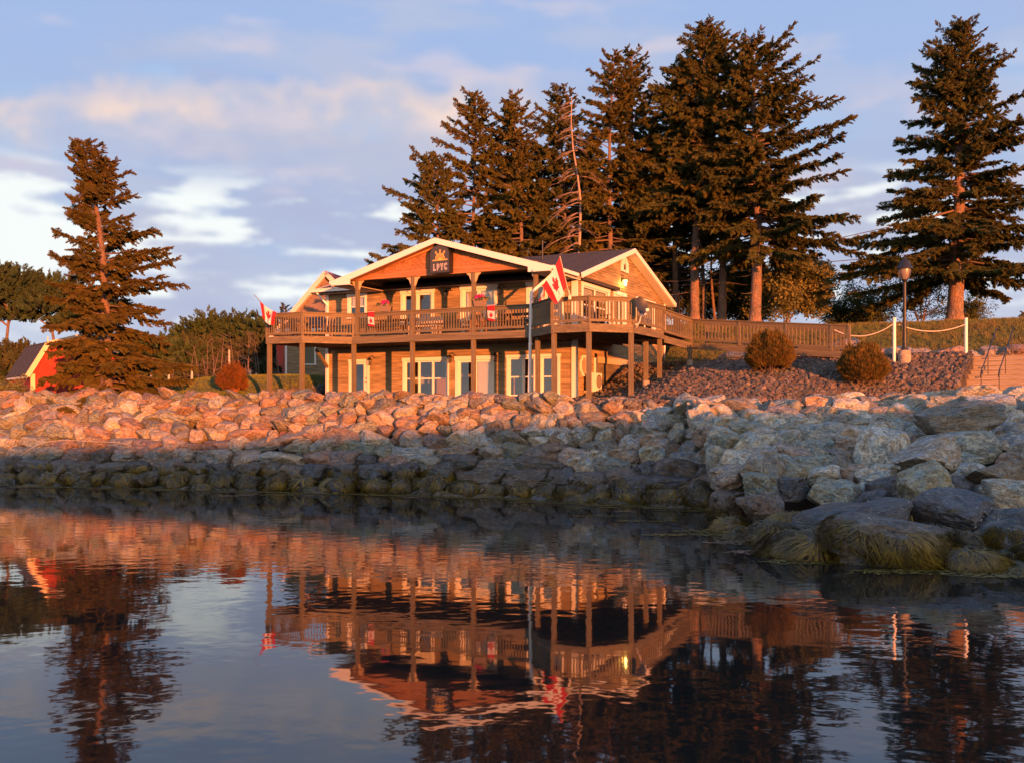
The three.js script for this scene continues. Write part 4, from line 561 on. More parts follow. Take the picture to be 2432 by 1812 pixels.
// ---------------------------------------------------------------- gravel bank
{
  const rnd = mulberry(44), g = new THREE.Group(); g.name = 'gravel_bank'; tag(g, 'bank of small broken stones sloping below the ramp', 'gravel bank', null, 'structure'); scene.add(g);
  const mats = [stone(0.27, 0.21, 0.165), stone(0.21, 0.19, 0.165), stone(0.15, 0.145, 0.13), stone(0.34, 0.285, 0.23), stone(0.25, 0.175, 0.13)], all = [], O = new THREE.Object3D();
  const lay = (n, pick, s0, s1) => { for (let i = 0; i < n; i++) { const [u, o] = pick(), s = lerp(s0, s1, Math.pow(rnd(), 1.8)), [x, z] = toW(u, o); O.position.set(x, groundY(u, o) + s * 0.25, z); O.rotation.set(rnd() * 6, rnd() * 6, rnd() * 6); O.scale.set(s * (0.8 + 0.7 * rnd()), s * (0.6 + 0.3 * rnd()), s * (0.7 + 0.5 * rnd())); O.updateMatrix(); all.push([s / -z, O.matrix.clone()]); } };
  lay(15000, () => { for (;;) { const u = lerp(9.4, 23.5, rnd()), oc = ocOf(u) + 0.2, oe = oeOf(u) - 0.4, o = lerp(oc, oe, rnd()); if (!(u > 23.05 + 0.15 * (-2.85 - o) && o > -6.3)) return [u, o]; } }, 0.05, 0.115);
  lay(900, () => [lerp(-5.2, -3.1, rnd()), lerp(-6.5, 2.5, rnd())], 0.06, 0.16);
  lay(500, () => [lerp(-3, 9.4, rnd()), lerp(0.6, 2.6, rnd())], 0.06, 0.14);
  all.sort((a, b) => b[0] - a[0]);
  all.slice(0, 300).forEach(([, m], i) => mesh('stone', rockS[i % 6], mats[i % 5], g).applyMatrix4(m));
  for (let k = 0; k < 5; k++) { const part = all.slice(300).filter((_, i) => i % 5 === k), im = new THREE.InstancedMesh(rockS[k], mats[k], part.length); part.forEach(([, m], i) => { im.setMatrixAt(i, m); const t = 0.6 + 0.6 * rnd(); im.setColorAt(i, rgb(t * (0.95 + 0.15 * rnd()), t, t * (0.9 + 0.2 * rnd()))); }); im.name = 'small_stones'; im.userData.kind = 'stuff'; im.castShadow = im.receiveShadow = true; g.add(im); }
}
// boulders at the toe of the upper lawn
{
  const rnd = mulberry(61);
  for (let i = 0; i < 26; i++) { const u = 13.5 + i * 0.52 + rnd() * 0.3, o = oeOf(u) - 3.7 - 0.5 * rnd(), s = 0.34 + 0.34 * rnd() * rnd() + (i % 5 === 0 ? 0.12 : 0), [x, z] = toW(u, o); const b = mesh('boulder', rockA[i % 11], dry[[2, 3, 6, 0, 4][i % 5]]); b.position.set(x, groundY(u, o) + s * 0.35, z); b.rotation.y = rnd() * 6; b.scale.set(s * 1.4, s * 0.85, s); tag(b, 'tan boulder in the row edging the upper lawn', 'boulder', 'boulders edging the upper lawn'); }
  const e = mesh('path_edging', [beam([0, 0, 0], [3.9, 0, -0.05], 0.04, 0.14)], mBlack); const [x, z] = toW(19.4, -5.2); e.position.set(x, 4.84, z); e.rotation.y = -TH; tag(e, 'thin dark edging board along the upper gravel path', 'edging');
}
// ---------------------------------------------------------------- concrete steps, rail, lamp, rope posts
{
  const t = thing('concrete_steps', 'broad flight of pale concrete steps at the end of the gravel bank', 'steps', [22.95, 0, -2.85], -8.5 * DEG), n = 9, rise = 0.178, run = 0.33;
  for (let i = 0; i < n; i++) { mesh('step', bx(4.6, rise - 0.02, run * (n - i) + 0.4 - 0.02, 2.3, 3.15 + rise * (i + 0.5) - 0.012, -run * i - (run * (n - i) + 0.4) / 2), mConcrete, t); mesh('tread', bx(4.63, 0.022, run + 0.05, 2.3, 3.15 + rise * (i + 1) - 0.011, -run * i - run / 2 + 0.012), mConcrete, t); if (i % 2 === 0) mesh('step_light', bx(0.12, 0.06, 0.012, 0.45, 3.15 + rise * (i + 0.45), -run * i + 0.003), mGrey, t); }
  mesh('footing', bx(4.6, 1.0, 3.2, 2.3, 2.6, -1.7), mConcrete, t);
  const h = thing('handrail', 'thin dark metal handrail on the concrete steps', 'handrail', [23.72, 0, -2.9], -8.5 * DEG), top = (k) => [0.0, 3.15 + rise * k + 0.92, -run * k];
  const rr = (dx) => { mesh('rail', tube([[dx, 3.9, 0.1], [dx, 4.08, 0.0], top(2), top(5), top(8.4), [dx, 3.15 + rise * 9 + 1.02, -run * 9 - 0.2], [dx + 0.05, 3.15 + rise * 9 + 0.95, -run * 9 - 0.5]].map((p) => [dx, p[1], p[2]]), 0.02, 40), mBlack, h); for (const k of [0, 4, 8.4]) mesh('baluster', bar([dx, 3.15 + rise * Math.max(1, k), -run * k - 0.05], [dx, top(k)[1], -run * k - 0.03], 0.016), mBlack, h); };
  rr(0); rr(0.55);
}
{
  const t = thing('street_lamp', 'black lantern street lamp on a round concrete base', 'street lamp', [21.2, 0, -4.3]), y0 = 4.38;
  mesh('base', cyl(0.22, 0.22, 0.75, 0, y0 + 0.2, 0, 24), mConcrete, t);
  mesh('pole', [cyl(0.07, 0.055, 2.5, 0, y0 + 0.58 + 1.25, 0), cyl(0.15, 0.11, 0.14, 0, y0 + 0.62, 0, 16), cyl(0.1, 0.08, 0.16, 0, y0 + 0.76, 0, 16), cyl(0.05, 0.11, 0.12, 0, y0 + 3.08, 0, 14)], mBlack, t);
  const hd = new THREE.LatheGeometry([[0.29, 0], [0.28, 0.05], [0.25, 0.09], [0.2, 0.2], [0.14, 0.3], [0.06, 0.37], [0.03, 0.42], [0.035, 0.46], [0.0, 0.52]].map((p) => new THREE.Vector2(...p)), 20); hd.translate(0, y0 + 3.52, 0); mesh('hood', hd, mBlack, t);
  const gl = new THREE.LatheGeometry([[0.09, 0], [0.16, 0.08], [0.2, 0.2], [0.215, 0.34], [0.21, 0.4]].map((p) => new THREE.Vector2(...p)), 20); gl.translate(0, y0 + 3.13, 0); mesh('globe', gl, new THREE.MeshPhysicalMaterial({ color: rgb(0.42, 0.36, 0.33), roughness: 0.3, transmission: 0.6, thickness: 0, side: THREE.DoubleSide }), t);
  mesh('cage', [0, 1, 2, 3].map((k) => { const a = k * Math.PI / 2 + 0.5; return tube([[0.1 * Math.cos(a), y0 + 3.12, 0.1 * Math.sin(a)], [0.21 * Math.cos(a), y0 + 3.32, 0.21 * Math.sin(a)], [0.235 * Math.cos(a), y0 + 3.54, 0.235 * Math.sin(a)]], 0.012, 10, 5); }), mBlack, t);
}
{
  const post = (u, o, y, h, l) => { const t = thing('rope_post', l, 'post', [u, y, o]); mesh('pole', cyl(0.06, 0.058, h, 0, h / 2, 0, 16), mWhite, t); mesh('cap', cyl(0.066, 0.06, 0.05, 0, h + 0.01, 0, 16), mWhite, t); };
  post(20.85, -4.3, 4.5, 1.62, 'round white rope post beside the street lamp'); post(23.2, -5.0, 4.55, 1.52, 'round white rope post at the head of the concrete steps');
  const [ax, az] = toW(18.75, -4.25), [bx0, bz] = toW(20.85, -4.27), [cx, cz] = toW(21.0, -4.35), [dx, dz] = toW(23.15, -4.95);
  const rope = (a, b, sag, l) => { const pts = []; for (let i = 0; i <= 14; i++) { const s = i / 14; pts.push([lerp(a[0], b[0], s), lerp(a[1], b[1], s) - sag * 4 * s * (1 - s), lerp(a[2], b[2], s)]); } tag(mesh('rope', tube(pts, 0.017, 40, 6), M(0.6, 0.52, 0.42, 0.9)), l, 'rope'); };
  rope([ax, 5.78, az + 0.05], [bx0, 5.95, bz], 0.34, 'white rope sagging from the ramp end to the first post'); rope([cx, 5.9, cz], [dx, 5.86, dz], 0.24, 'white rope sagging between the two white posts');
}
// ---------------------------------------------------------------- trees
const flatGeo = (pos) => { const g = new THREE.BufferGeometry(); g.setAttribute('position', new THREE.Float32BufferAttribute(pos, 3)); g.computeVertexNormals(); return g; };
const spray = (() => { // one spruce spray, one metre long along +x, every twig a three bladed brush
  const pos = [], rnd = mulberry(3);
  const finger = (a, b, w) => { const d = b.clone().sub(a), m = a.clone().lerp(b, 0.42), s = new THREE.Vector3(0.01, 1, 0).cross(d).normalize(), t = d.clone().normalize(); for (const q of [0.3, 1.35, 2.4]) { const k = s.clone().applyAxisAngle(t, q), p = m.clone().addScaledVector(k, w), r = m.clone().addScaledVector(k, -w); for (const v of [a, p, b, a, b, r]) pos.push(v.x, v.y, v.z); } };
  const V = (x, y, z) => new THREE.Vector3(x, y, z);
  finger(V(0, 0, 0), V(0.6, -0.02, 0), 0.055); finger(V(0.45, -0.02, 0), V(1.05, -0.03, 0), 0.05);
  for (let i = 0; i < 6; i++) for (const s of [-1, 1]) { const x = 0.05 + i * 0.145 + 0.05 * rnd(), l = (0.48 - 0.055 * i) * (0.75 + 0.5 * rnd()), up = (rnd() - 0.55) * 0.5; finger(V(x, -0.01, 0), V(x + l * 0.72, up * l - 0.05, s * l * 0.72), 0.05); if (l > 0.28) finger(V(x + l * 0.3, 0, s * l * 0.3), V(x + l * 0.7, -0.16 + 0.3 * rnd(), s * l * 0.25), 0.04); }
  return flatGeo(pos);
})();
const leafMat = (r, g, b, t = 0.25) => new THREE.MeshPhysicalMaterial({ color: rgb(r, g, b), roughness: 0.95, specularIntensity: 0.3, transmission: t, thickness: 0, side: THREE.DoubleSide });
const mNeedle = leafMat(0.115, 0.12, 0.032), mNeedle2 = leafMat(0.098, 0.116, 0.038), mBark = M(0.3, 0.2, 0.16, 0.95, { bumpMap: barkHeight, bumpScale: 0.03, map: stoneColor }), mTwig = M(0.16, 0.11, 0.085, 0.95), mDead = M(0.3, 0.22, 0.18, 0.95);
const OBJ = new THREE.Object3D(), XAX = new THREE.Vector3(1, 0, 0);
function limbGeo(pts, r0, r1, n = 5) { const pos = [], idx = [], uv = []; const N = pts.length; for (let i = 0; i < N; i++) { const t = (pts[Math.min(N - 1, i + 1)]).clone().sub(pts[Math.max(0, i - 1)]).normalize(), a = Math.abs(t.y) > 0.9 ? new THREE.Vector3(1, 0, 0) : new THREE.Vector3(0, 1, 0), s = t.clone().cross(a).normalize(), v = t.clone().cross(s), r = lerp(r0, r1, i / (N - 1)); for (let k = 0; k <= n; k++) { const q = k / n * 6.2832, p = pts[i].clone().addScaledVector(s, r * Math.cos(q)).addScaledVector(v, r * Math.sin(q)); pos.push(p.x, p.y, p.z); uv.push(k / n * 2, p.y * 0.5); } } for (let i = 0; i < N - 1; i++) for (let k = 0; k < n; k++) { const a = i * (n + 1) + k; idx.push(a, a + 1, a + n + 1, a + 1, a + n + 2, a + n + 1); } const g = new THREE.BufferGeometry(); g.setAttribute('position', new THREE.Float32BufferAttribute(pos, 3)); g.setAttribute('uv', new THREE.Float32BufferAttribute(uv, 2)); g.setIndex(idx); g.computeVertexNormals(); return g; }
function instances(name, geo, mat, list, parent) { const im = new THREE.InstancedMesh(geo, mat, list.length); list.forEach(([m, c], i) => { im.setMatrixAt(i, m); im.setColorAt(i, c); }); im.name = name; im.castShadow = im.receiveShadow = true; im.userData.kind = 'stuff'; parent.add(im); return im; }
function spruce({ name = 'spruce_tree', label, at, h, base, R, seed, lean = [0, 0], r0 = 0.2, limbs = 90, top = 0, shape = 0.75, sprayLen = 0.62, gap = 0, bias = null, dense = 1, group, mat = mNeedle, forks = [], stubs = 0 }) {
  const rnd = mulberry(seed), t = thingW(name, label, 'tree', at, 0, group), axis = (y) => { const f = y / h; return new THREE.Vector3(lean[0] * f * f + 0.12 * Math.sin(f * 5 + seed), y, lean[1] * f * f + 0.12 * Math.cos(f * 4 + seed)); };
  const tp = []; for (let i = 0; i <= 12; i++) tp.push(axis(h * i / 12 - (i ? 0 : 0.3))); const flare = limbGeo([axis(-0.3), axis(0.1), axis(0.7)], r0 * 1.5, r0 * 0.98, 12);
  mesh('trunk', [limbGeo(tp, r0, 0.02, 10), flare], mBark, t);
  const wood = [], list = [], up = new THREE.Vector3(0, 1, 0);
  const dress = (pts, L, f, sl) => {
    const n = Math.max(5, Math.round(L / 0.085 * dense));
    for (let k = 0; k < n; k++) {
      const s = lerp(L > 1.4 ? 0.22 : 0.05, 1, (k + rnd() * 0.6) / n), q = s * (pts.length - 1), i = Math.min(pts.length - 2, Math.floor(q)), p = pts[i].clone().lerp(pts[i + 1], q - i), tan = pts[i + 1].clone().sub(pts[i]).normalize(), side = tan.clone().cross(up).normalize(), m = rnd() < 0.14 ? 0 : rnd() < 0.5 ? 1 : -1;
      const hang = rnd() < 0.3 ? -0.9 : 0, dir = tan.clone().multiplyScalar(0.72).addScaledVector(side, m * (0.5 + 0.6 * rnd())).addScaledVector(up, hang - 0.3 + 0.5 * rnd() + 0.3 * f).normalize();
      OBJ.position.copy(p); OBJ.quaternion.setFromUnitVectors(XAX, dir); OBJ.rotateX((rnd() - 0.5) * 0.9); const z = sl * 1.12 * (0.6 + 0.6 * rnd()) * (1.12 - 0.35 * s) * lerp(1, 0.62, f); OBJ.scale.set(z, z * 1.25, z * 1.1); OBJ.updateMatrix();
      const g = 0.65 + 0.6 * rnd(); list.push([OBJ.matrix.clone(), rgb(g * (1 + 0.35 * rnd()), g, g * (0.7 + 0.4 * rnd()))]);
    }
  };
  for (let i = 0; i < limbs; i++) {
    const f = Math.pow((i + rnd() * 0.9) / limbs, 1.0), y = lerp(base, h * 0.985, f), a = i * 2.399 + (rnd() - 0.5) * 0.9;
    if (gap && perlin.noise(Math.cos(a) * 1.3 + seed, f * 6, Math.sin(a) * 1.3) < -0.32 * (2 - gap)) continue;
    let L = R * Math.pow(1 - f, shape) * (0.5 + 0.75 * rnd()) + 0.2; const lowin = sstep(0, 0.16, f + 0.06); L *= 0.72 + 0.28 * lowin; if (bias) L *= 1 + bias[2] * Math.cos(a - Math.atan2(bias[1], bias[0]));
    const rise = lerp(-0.16, 0.75, Math.pow(f, 1.6)) + (rnd() - 0.5) * 0.42, o = axis(y), pts = [];
    for (let k = 0; k <= 5; k++) { const s = k / 5, d = L * s; pts.push(new THREE.Vector3(o.x + Math.cos(a + 0.15 * s) * d, o.y + rise * d - 0.16 * d * s + 0.2 * L * s * s * s * 0.7, o.z + Math.sin(a + 0.15 * s) * d)); }
    wood.push(limbGeo(pts, 0.012 + 0.012 * L, 0.006, 4)); dress(pts, L, f, sprayLen);
  }
  for (const [y, dx, dz, fh] of forks) { const o = axis(y), pts = []; for (let k = 0; k <= 5; k++) { const s = k / 5; pts.push(new THREE.Vector3(o.x + dx * Math.pow(s, 0.6), o.y + fh * s, o.z + dz * Math.pow(s, 0.6))); } wood.push(limbGeo(pts, 0.07, 0.02, 6)); for (let k = 0; k < 18; k++) { const s = k / 18, q = pts[Math.min(4, Math.floor(s * 5))].clone().lerp(pts[Math.min(5, Math.floor(s * 5) + 1)], s * 5 % 1), a = k * 2.4, L = fh * 0.42 * (1.05 - s), e = []; for (let j = 0; j <= 3; j++) e.push(q.clone().add(new THREE.Vector3(Math.cos(a) * L * j / 3, L * 0.25 * j / 3, Math.sin(a) * L * j / 3))); dress(e, L, 0.6, sprayLen); } }
  for (let i = 0; i < stubs; i++) { const y = lerp(base * 0.25, base * 1.1, rnd()), a = rnd() * 6.283, L = 0.5 + 1.5 * rnd(), o = axis(y), pts = []; for (let k = 0; k <= 4; k++) { const s = k / 4; pts.push(new THREE.Vector3(o.x + Math.cos(a) * L * s, o.y - 0.18 * L * s + 0.1 * L * s * s + 0.05 * rnd(), o.z + Math.sin(a) * L * s)); } wood.push(limbGeo(pts, 0.02, 0.005, 4)); }
  mesh('branches', wood, mTwig, t); instances('crown', spray, mat, list, t); return t;
}
const H = (u, o) => groundY(u, o), atU = (u, o) => { const [x, z] = toW(u, o); return [x, H(u, o) - 0.05, z]; }, atX = (x, D) => { const [u, o] = toU(x, -D); return [x, H(u, o) - 0.05, -D]; };
spruce({ label: 'broad sunlit spruce with a bent double top beside the red shed', at: atX(-18.0, 43.6), h: 11.6, base: 0.5, R: 3.2, seed: 11, lean: [-1.25, 0], r0: 0.27, limbs: 165, shape: 0.66, sprayLen: 0.52, gap: 0.9, dense: 1.7, bias: [1, 0, 0.26], mat: leafMat(0.095, 0.092, 0.026), forks: [[9.0, 0.75, 0.1, 1.7]] });
spruce({ label: 'tall wide spruce standing alone on the lawn behind the street lamp', at: atX(22.7, 50), h: 15.7, base: 2.5, R: 5.3, seed: 12, lean: [0.5, 0], r0: 0.42, limbs: 240, shape: 0.7, sprayLen: 0.56, gap: 0.8, dense: 1.5, mat: mNeedle2, forks: [[11.5, -1.1, 0.2, 2.6], [11.0, 0.9, 0.3, 2.8]] });
const GRP = 'spruces in the grove behind the clubhouse';
[
  [-3.9, 54.5, 17.1, 4.2, 3.7, 0.18, 88, 'lowest spruce at the edge of the grove, leaning over the porch roof', [-0.8, 0.2, 0.3]],
  [-2.2, 56, 21.1, 6.0, 3.6, 0.2, 96, 'slender grove spruce with a pointed top just behind the lowest one', [-0.8, 0.2, 0.2]],
  [-0.6, 57.2, 20.6, 6.5, 3.0, 0.18, 82, 'narrow grove spruce rising behind the club sign', null],
  [0.5, 55, 20.9, 7.0, 3.0, 0.18, 86, 'dark narrow grove spruce between the club sign and the bare dead tree', null],
  [2.95, 56.5, 21.6, 7.5, 3.3, 0.2, 90, 'dense blunt topped grove spruce behind the bare dead tree', null],
  [5.45, 55, 23.0, 9.0, 3.2, 0.2, 88, 'thin crowned grove spruce behind the peak of the side roof', null],
  [7.3, 57, 23.8, 10.5, 3.2, 0.2, 86, 'grove spruce with a bent reddish top above the side roof', null],
  [9.4, 55.5, 22.6, 13.2, 3.0, 0.2, 76, 'grove spruce with a bare trunk close beside the side roof eave', null],
  [10.15, 53.6, 24.2, 13.5, 3.3, 0.28, 90, 'tallest grove spruce with a thick reddish trunk behind the ramp', null],
  [11.75, 54.2, 23.8, 13.3, 3.3, 0.24, 90, 'grove spruce with a straight bare trunk in the middle of the ramp', null],
  [12.75, 51.2, 22.2, 11.2, 4.1, 0.31, 112, 'outermost grove spruce with the stoutest trunk and long side boughs', [1, 0.1, 0.3]],
  [4.2, 60, 19.5, 7.0, 3.2, 0.18, 70, 'shaded spruce in the back row of the grove, behind the thin crowned one', null],
  [1.6, 60, 19.0, 7.0, 3.2, 0.18, 70, 'shaded spruce in the back row of the grove, beside the blunt topped one', null],
  [8.6, 60.5, 21.0, 11.5, 3.2, 0.18, 70, 'shaded spruce in the back row of the grove, behind the bent top', null],
].forEach(([x, D, top, baseY, R, r0, n, label, bias], i) => { const at = atX(x, D); spruce({ label, at, h: top - at[1], base: baseY - at[1] < 1 ? 1 : baseY - at[1], R: R * 1.1, seed: 40 + i, lean: [(i % 3 - 1) * 0.4, 0], r0, limbs: Math.round(n * 1.65), shape: i > 8 && i < 11 ? 0.52 : 0.58, sprayLen: 0.54, gap: 0.9, dense: 1.55, group: GRP, bias, mat: i % 2 ? mNeedle : mNeedle2, stubs: i > 5 && i < 11 ? 18 : 4 }); });
[[10.75, 55.2, 17, 0.14, 'slim grove trunk standing close behind the tallest spruce'], [11.65, 56.4, 14, 0.1, 'thin pale grove trunk between two bare trunked spruces']].forEach(([x, D, top, r, label], i) => { const at = atX(x, D); spruce({ label, at, h: top - at[1], base: 5, R: 1.6, seed: 70 + i, r0: r, limbs: 34, group: GRP, gap: 0.9, dense: 0.8, stubs: 14 }); });
{ // the dead tree behind the roof
  const at = atX(3.95, 53), rnd = mulberry(91), t = thingW('dead_tree', 'bare dead tree with long drooping grey boughs behind the roof', 'tree', at), h = 19.8 - at[1], pts = []; for (let i = 0; i <= 10; i++) pts.push(new THREE.Vector3(-0.75 * Math.pow(i / 10, 1.5) + 0.13 * Math.sin(i * 1.3), h * i / 10, 0.15 * Math.sin(i))); mesh('trunk', limbGeo(pts, 0.13, 0.02, 9), mDead, t);
  for (let i = 0; i < 62; i++) { const f = Math.pow(rnd(), 0.9), y = lerp(0.16, 0.99, f) * h, a = rnd() < 0.6 ? Math.PI + (rnd() - 0.5) * 1.8 : rnd() * 6.283, L = ((1 - f) * 3.4 * Math.pow(rnd(), 0.8) + 0.2) * (rnd() < 0.25 ? 0.35 : 1), q = pts[Math.min(9, Math.floor(y / h * 10))], p = []; for (let k = 0; k <= 6; k++) { const s = k / 6; p.push(new THREE.Vector3(q.x + Math.cos(a) * L * s, y + (0.1 + 0.5 * perlin.noise(i * 0.7, 2, 1)) * L * s - (0.55 + 0.5 * perlin.noise(i * 0.9, 5, 1)) * L * s * s, q.z + Math.sin(a) * L * s)); } const geo = [limbGeo(p, 0.026, 0.006, 5)]; for (let j = 0; j < 7; j++) { const b = p[2 + j % 5], c = a + (rnd() - 0.5) * 2, l = 0.25 + 0.5 * rnd(); geo.push(limbGeo([b, b.clone().add(new THREE.Vector3(Math.cos(c) * l * 0.5, -0.15 * l, Math.sin(c) * l * 0.5)), b.clone().add(new THREE.Vector3(Math.cos(c) * l, -0.5 * l, Math.sin(c) * l))], 0.009, 0.003, 4)); } mesh('bough', geo, mDead, t); }
}
// broad leaved trees and bushes
const leafTuft = (() => { const pos = [], nor = [], rnd = mulberry(6); for (let i = 0; i < 14; i++) { const c = new THREE.Vector3(rnd() - 0.5, rnd() - 0.5, rnd() - 0.5), d = new THREE.Vector3(rnd() - 0.5, rnd() - 0.5, rnd() - 0.5).normalize(), s = d.clone().cross(new THREE.Vector3(rnd() - 0.5, rnd() - 0.5, rnd() - 0.5)).normalize(), n = d.clone().cross(s), l = 0.2, w = 0.09, P = [c.clone().addScaledVector(d, -l), c.clone().addScaledVector(s, w), c.clone().addScaledVector(d, l), c.clone().addScaledVector(s, -w)]; for (const k of [0, 1, 2, 0, 2, 3]) pos.push(P[k].x, P[k].y, P[k].z); } return flatGeo(pos); })();
function leafy({ name, label, category = 'tree', at, h, R, seed, stems = 4, tufts = 900, size = 0.32, mat, spread = 0.8, low = 0.3, lean = [0, 0], group, bark = mTwig, flat = 0.8, open = 0 }) {
  const rnd = mulberry(seed), t = thingW(name, label, category, at, 0, group), wood = [], ends = [], list = [];
  for (let i = 0; i < stems; i++) { const a = i * 2.4 + rnd(), L = h * (0.55 + 0.3 * rnd()), e = new THREE.Vector3(Math.cos(a) * R * spread * (0.3 + 0.5 * rnd()) + lean[0], L, Math.sin(a) * R * spread * (0.3 + 0.5 * rnd()) + lean[1]), p = [new THREE.Vector3(0, -0.1, 0), new THREE.Vector3(e.x * 0.25, L * 0.35, e.z * 0.25), new THREE.Vector3(e.x * 0.65, L * 0.7, e.z * 0.65), e]; const r = 0.02 + 0.016 * h / Math.sqrt(stems); wood.push(limbGeo(p, r, 0.012, 6)); ends.push(e);
    for (let j = 0; j < 7; j++) { const b = p[1 + j % 3], q = (rnd() * 6.283), l = R * (0.35 + 0.5 * rnd()), f = b.clone().add(new THREE.Vector3(Math.cos(q) * l, l * (0.2 + 0.5 * rnd()), Math.sin(q) * l)); wood.push(limbGeo([b, b.clone().lerp(f, 0.5).add(new THREE.Vector3(0, 0.08 * l, 0)), f], r * 0.4, 0.006, 4)); ends.push(f); } }
  for (let i = 0; i < tufts; i++) { const a = rnd() * 6.283, ct = 2 * rnd() - 1, q = Math.pow(rnd(), 0.45), st = Math.sqrt(1 - ct * ct); let p = new THREE.Vector3(Math.cos(a) * st * R * q + lean[0], h * (low + (1 - low) * 0.5) + ct * q * h * (1 - low) * 0.5 * 1.05, Math.sin(a) * st * R * q + lean[1]); if (rnd() < 0.55) { const e = ends[Math.floor(rnd() * ends.length)]; p = e.clone().add(new THREE.Vector3(rnd() - 0.5, rnd() - 0.5, rnd() - 0.5).multiplyScalar(R * 0.5)); } if (fbm(p.x * 0.9 / R * 2 + seed, p.y * 0.9 / R * 2, p.z / R * 2, 3) < -0.1 + open) continue; OBJ.position.copy(p); OBJ.rotation.set(rnd() * 6, rnd() * 6, rnd() * 6); OBJ.scale.setScalar(size * (0.6 + 0.8 * rnd())); OBJ.updateMatrix(); const g = 0.6 + 0.8 * rnd(); list.push([OBJ.matrix.clone(), rgb(g * (0.9 + 0.4 * rnd()), g, g * 0.9)]); }
  mesh('branches', wood, bark, t); instances('crown', leafTuft, mat, list, t); return t;
}
const mLeafY = new THREE.MeshPhysicalMaterial({ color: rgb(0.13, 0.14, 0.03), roughness: 0.8, transmission: 0.35, thickness: 0, side: THREE.DoubleSide }), mLeafG = leafMat(0.07, 0.09, 0.03), mLeafD = leafMat(0.045, 0.06, 0.026);
leafy({ name: 'leafy_tree', label: 'low leaning broadleaf tree with bright yellow green leaves beyond the ramp', at: atX(15.1, 54), h: 4.0, R: 2.3, seed: 1, stems: 4, tufts: 2600, size: 0.42, mat: mLeafY, lean: [0.6, 0], low: 0.25, open: -0.08 });
leafy({ name: 'leafy_tree', label: 'round dark green broadleaf tree under the boughs of the outermost spruce', at: atX(13.6, 58), h: 4.0, R: 2.2, seed: 2, stems: 4, tufts: 1900, size: 0.42, mat: mLeafG });
leafy({ name: 'bush', label: 'wide ragged green bush on the skyline between the ramp and the lamp', category: 'bush', at: atX(20.6, 58), h: 2.5, R: 2.1, seed: 3, stems: 8, tufts: 1700, size: 0.34, mat: mLeafG, spread: 1.1, low: 0.05 });
leafy({ name: 'leafy_tree', label: 'small sparse tree with bare forked stems below the lone spruce', at: atX(23.5, 56), h: 3.6, R: 1.9, seed: 4, stems: 5, tufts: 620, size: 0.3, mat: mLeafG, low: 0.4, open: 0.06 });
leafy({ name: 'bush', label: 'green bush at the foot of the lone spruce', category: 'bush', at: atX(25.6, 55), h: 2.0, R: 1.3, seed: 8, stems: 6, tufts: 620, size: 0.3, mat: mLeafG, low: 0.05 });
for (let i = 0; i < 5; i++) leafy({ name: 'undergrowth_bush', label: 'shadowed bush among the trunks of the grove', category: 'bush', at: atX(6.2 + i * 1.9, 58.5 + (i % 2)), h: 3.6 + (i % 3) * 0.8, R: 1.9, seed: 20 + i, stems: 5, tufts: 900, size: 0.42, mat: mLeafD, low: 0.05, group: 'bushes among the grove trunks' });
[[33.6, 68, 1.7, 'tiny dark conifer on the skyline beyond the steps'], [36.0, 68, 2.6, 'small dark conifer on the skyline at the far end of the lawn']].forEach(([x, D, h, label], i) => spruce({ name: 'young_conifer', label, at: [x, atX(x, D)[1], -D], h: h + 1.2, base: 0.2, R: 1.0, seed: 80 + i, r0: 0.06, limbs: 34, sprayLen: 0.5 }));
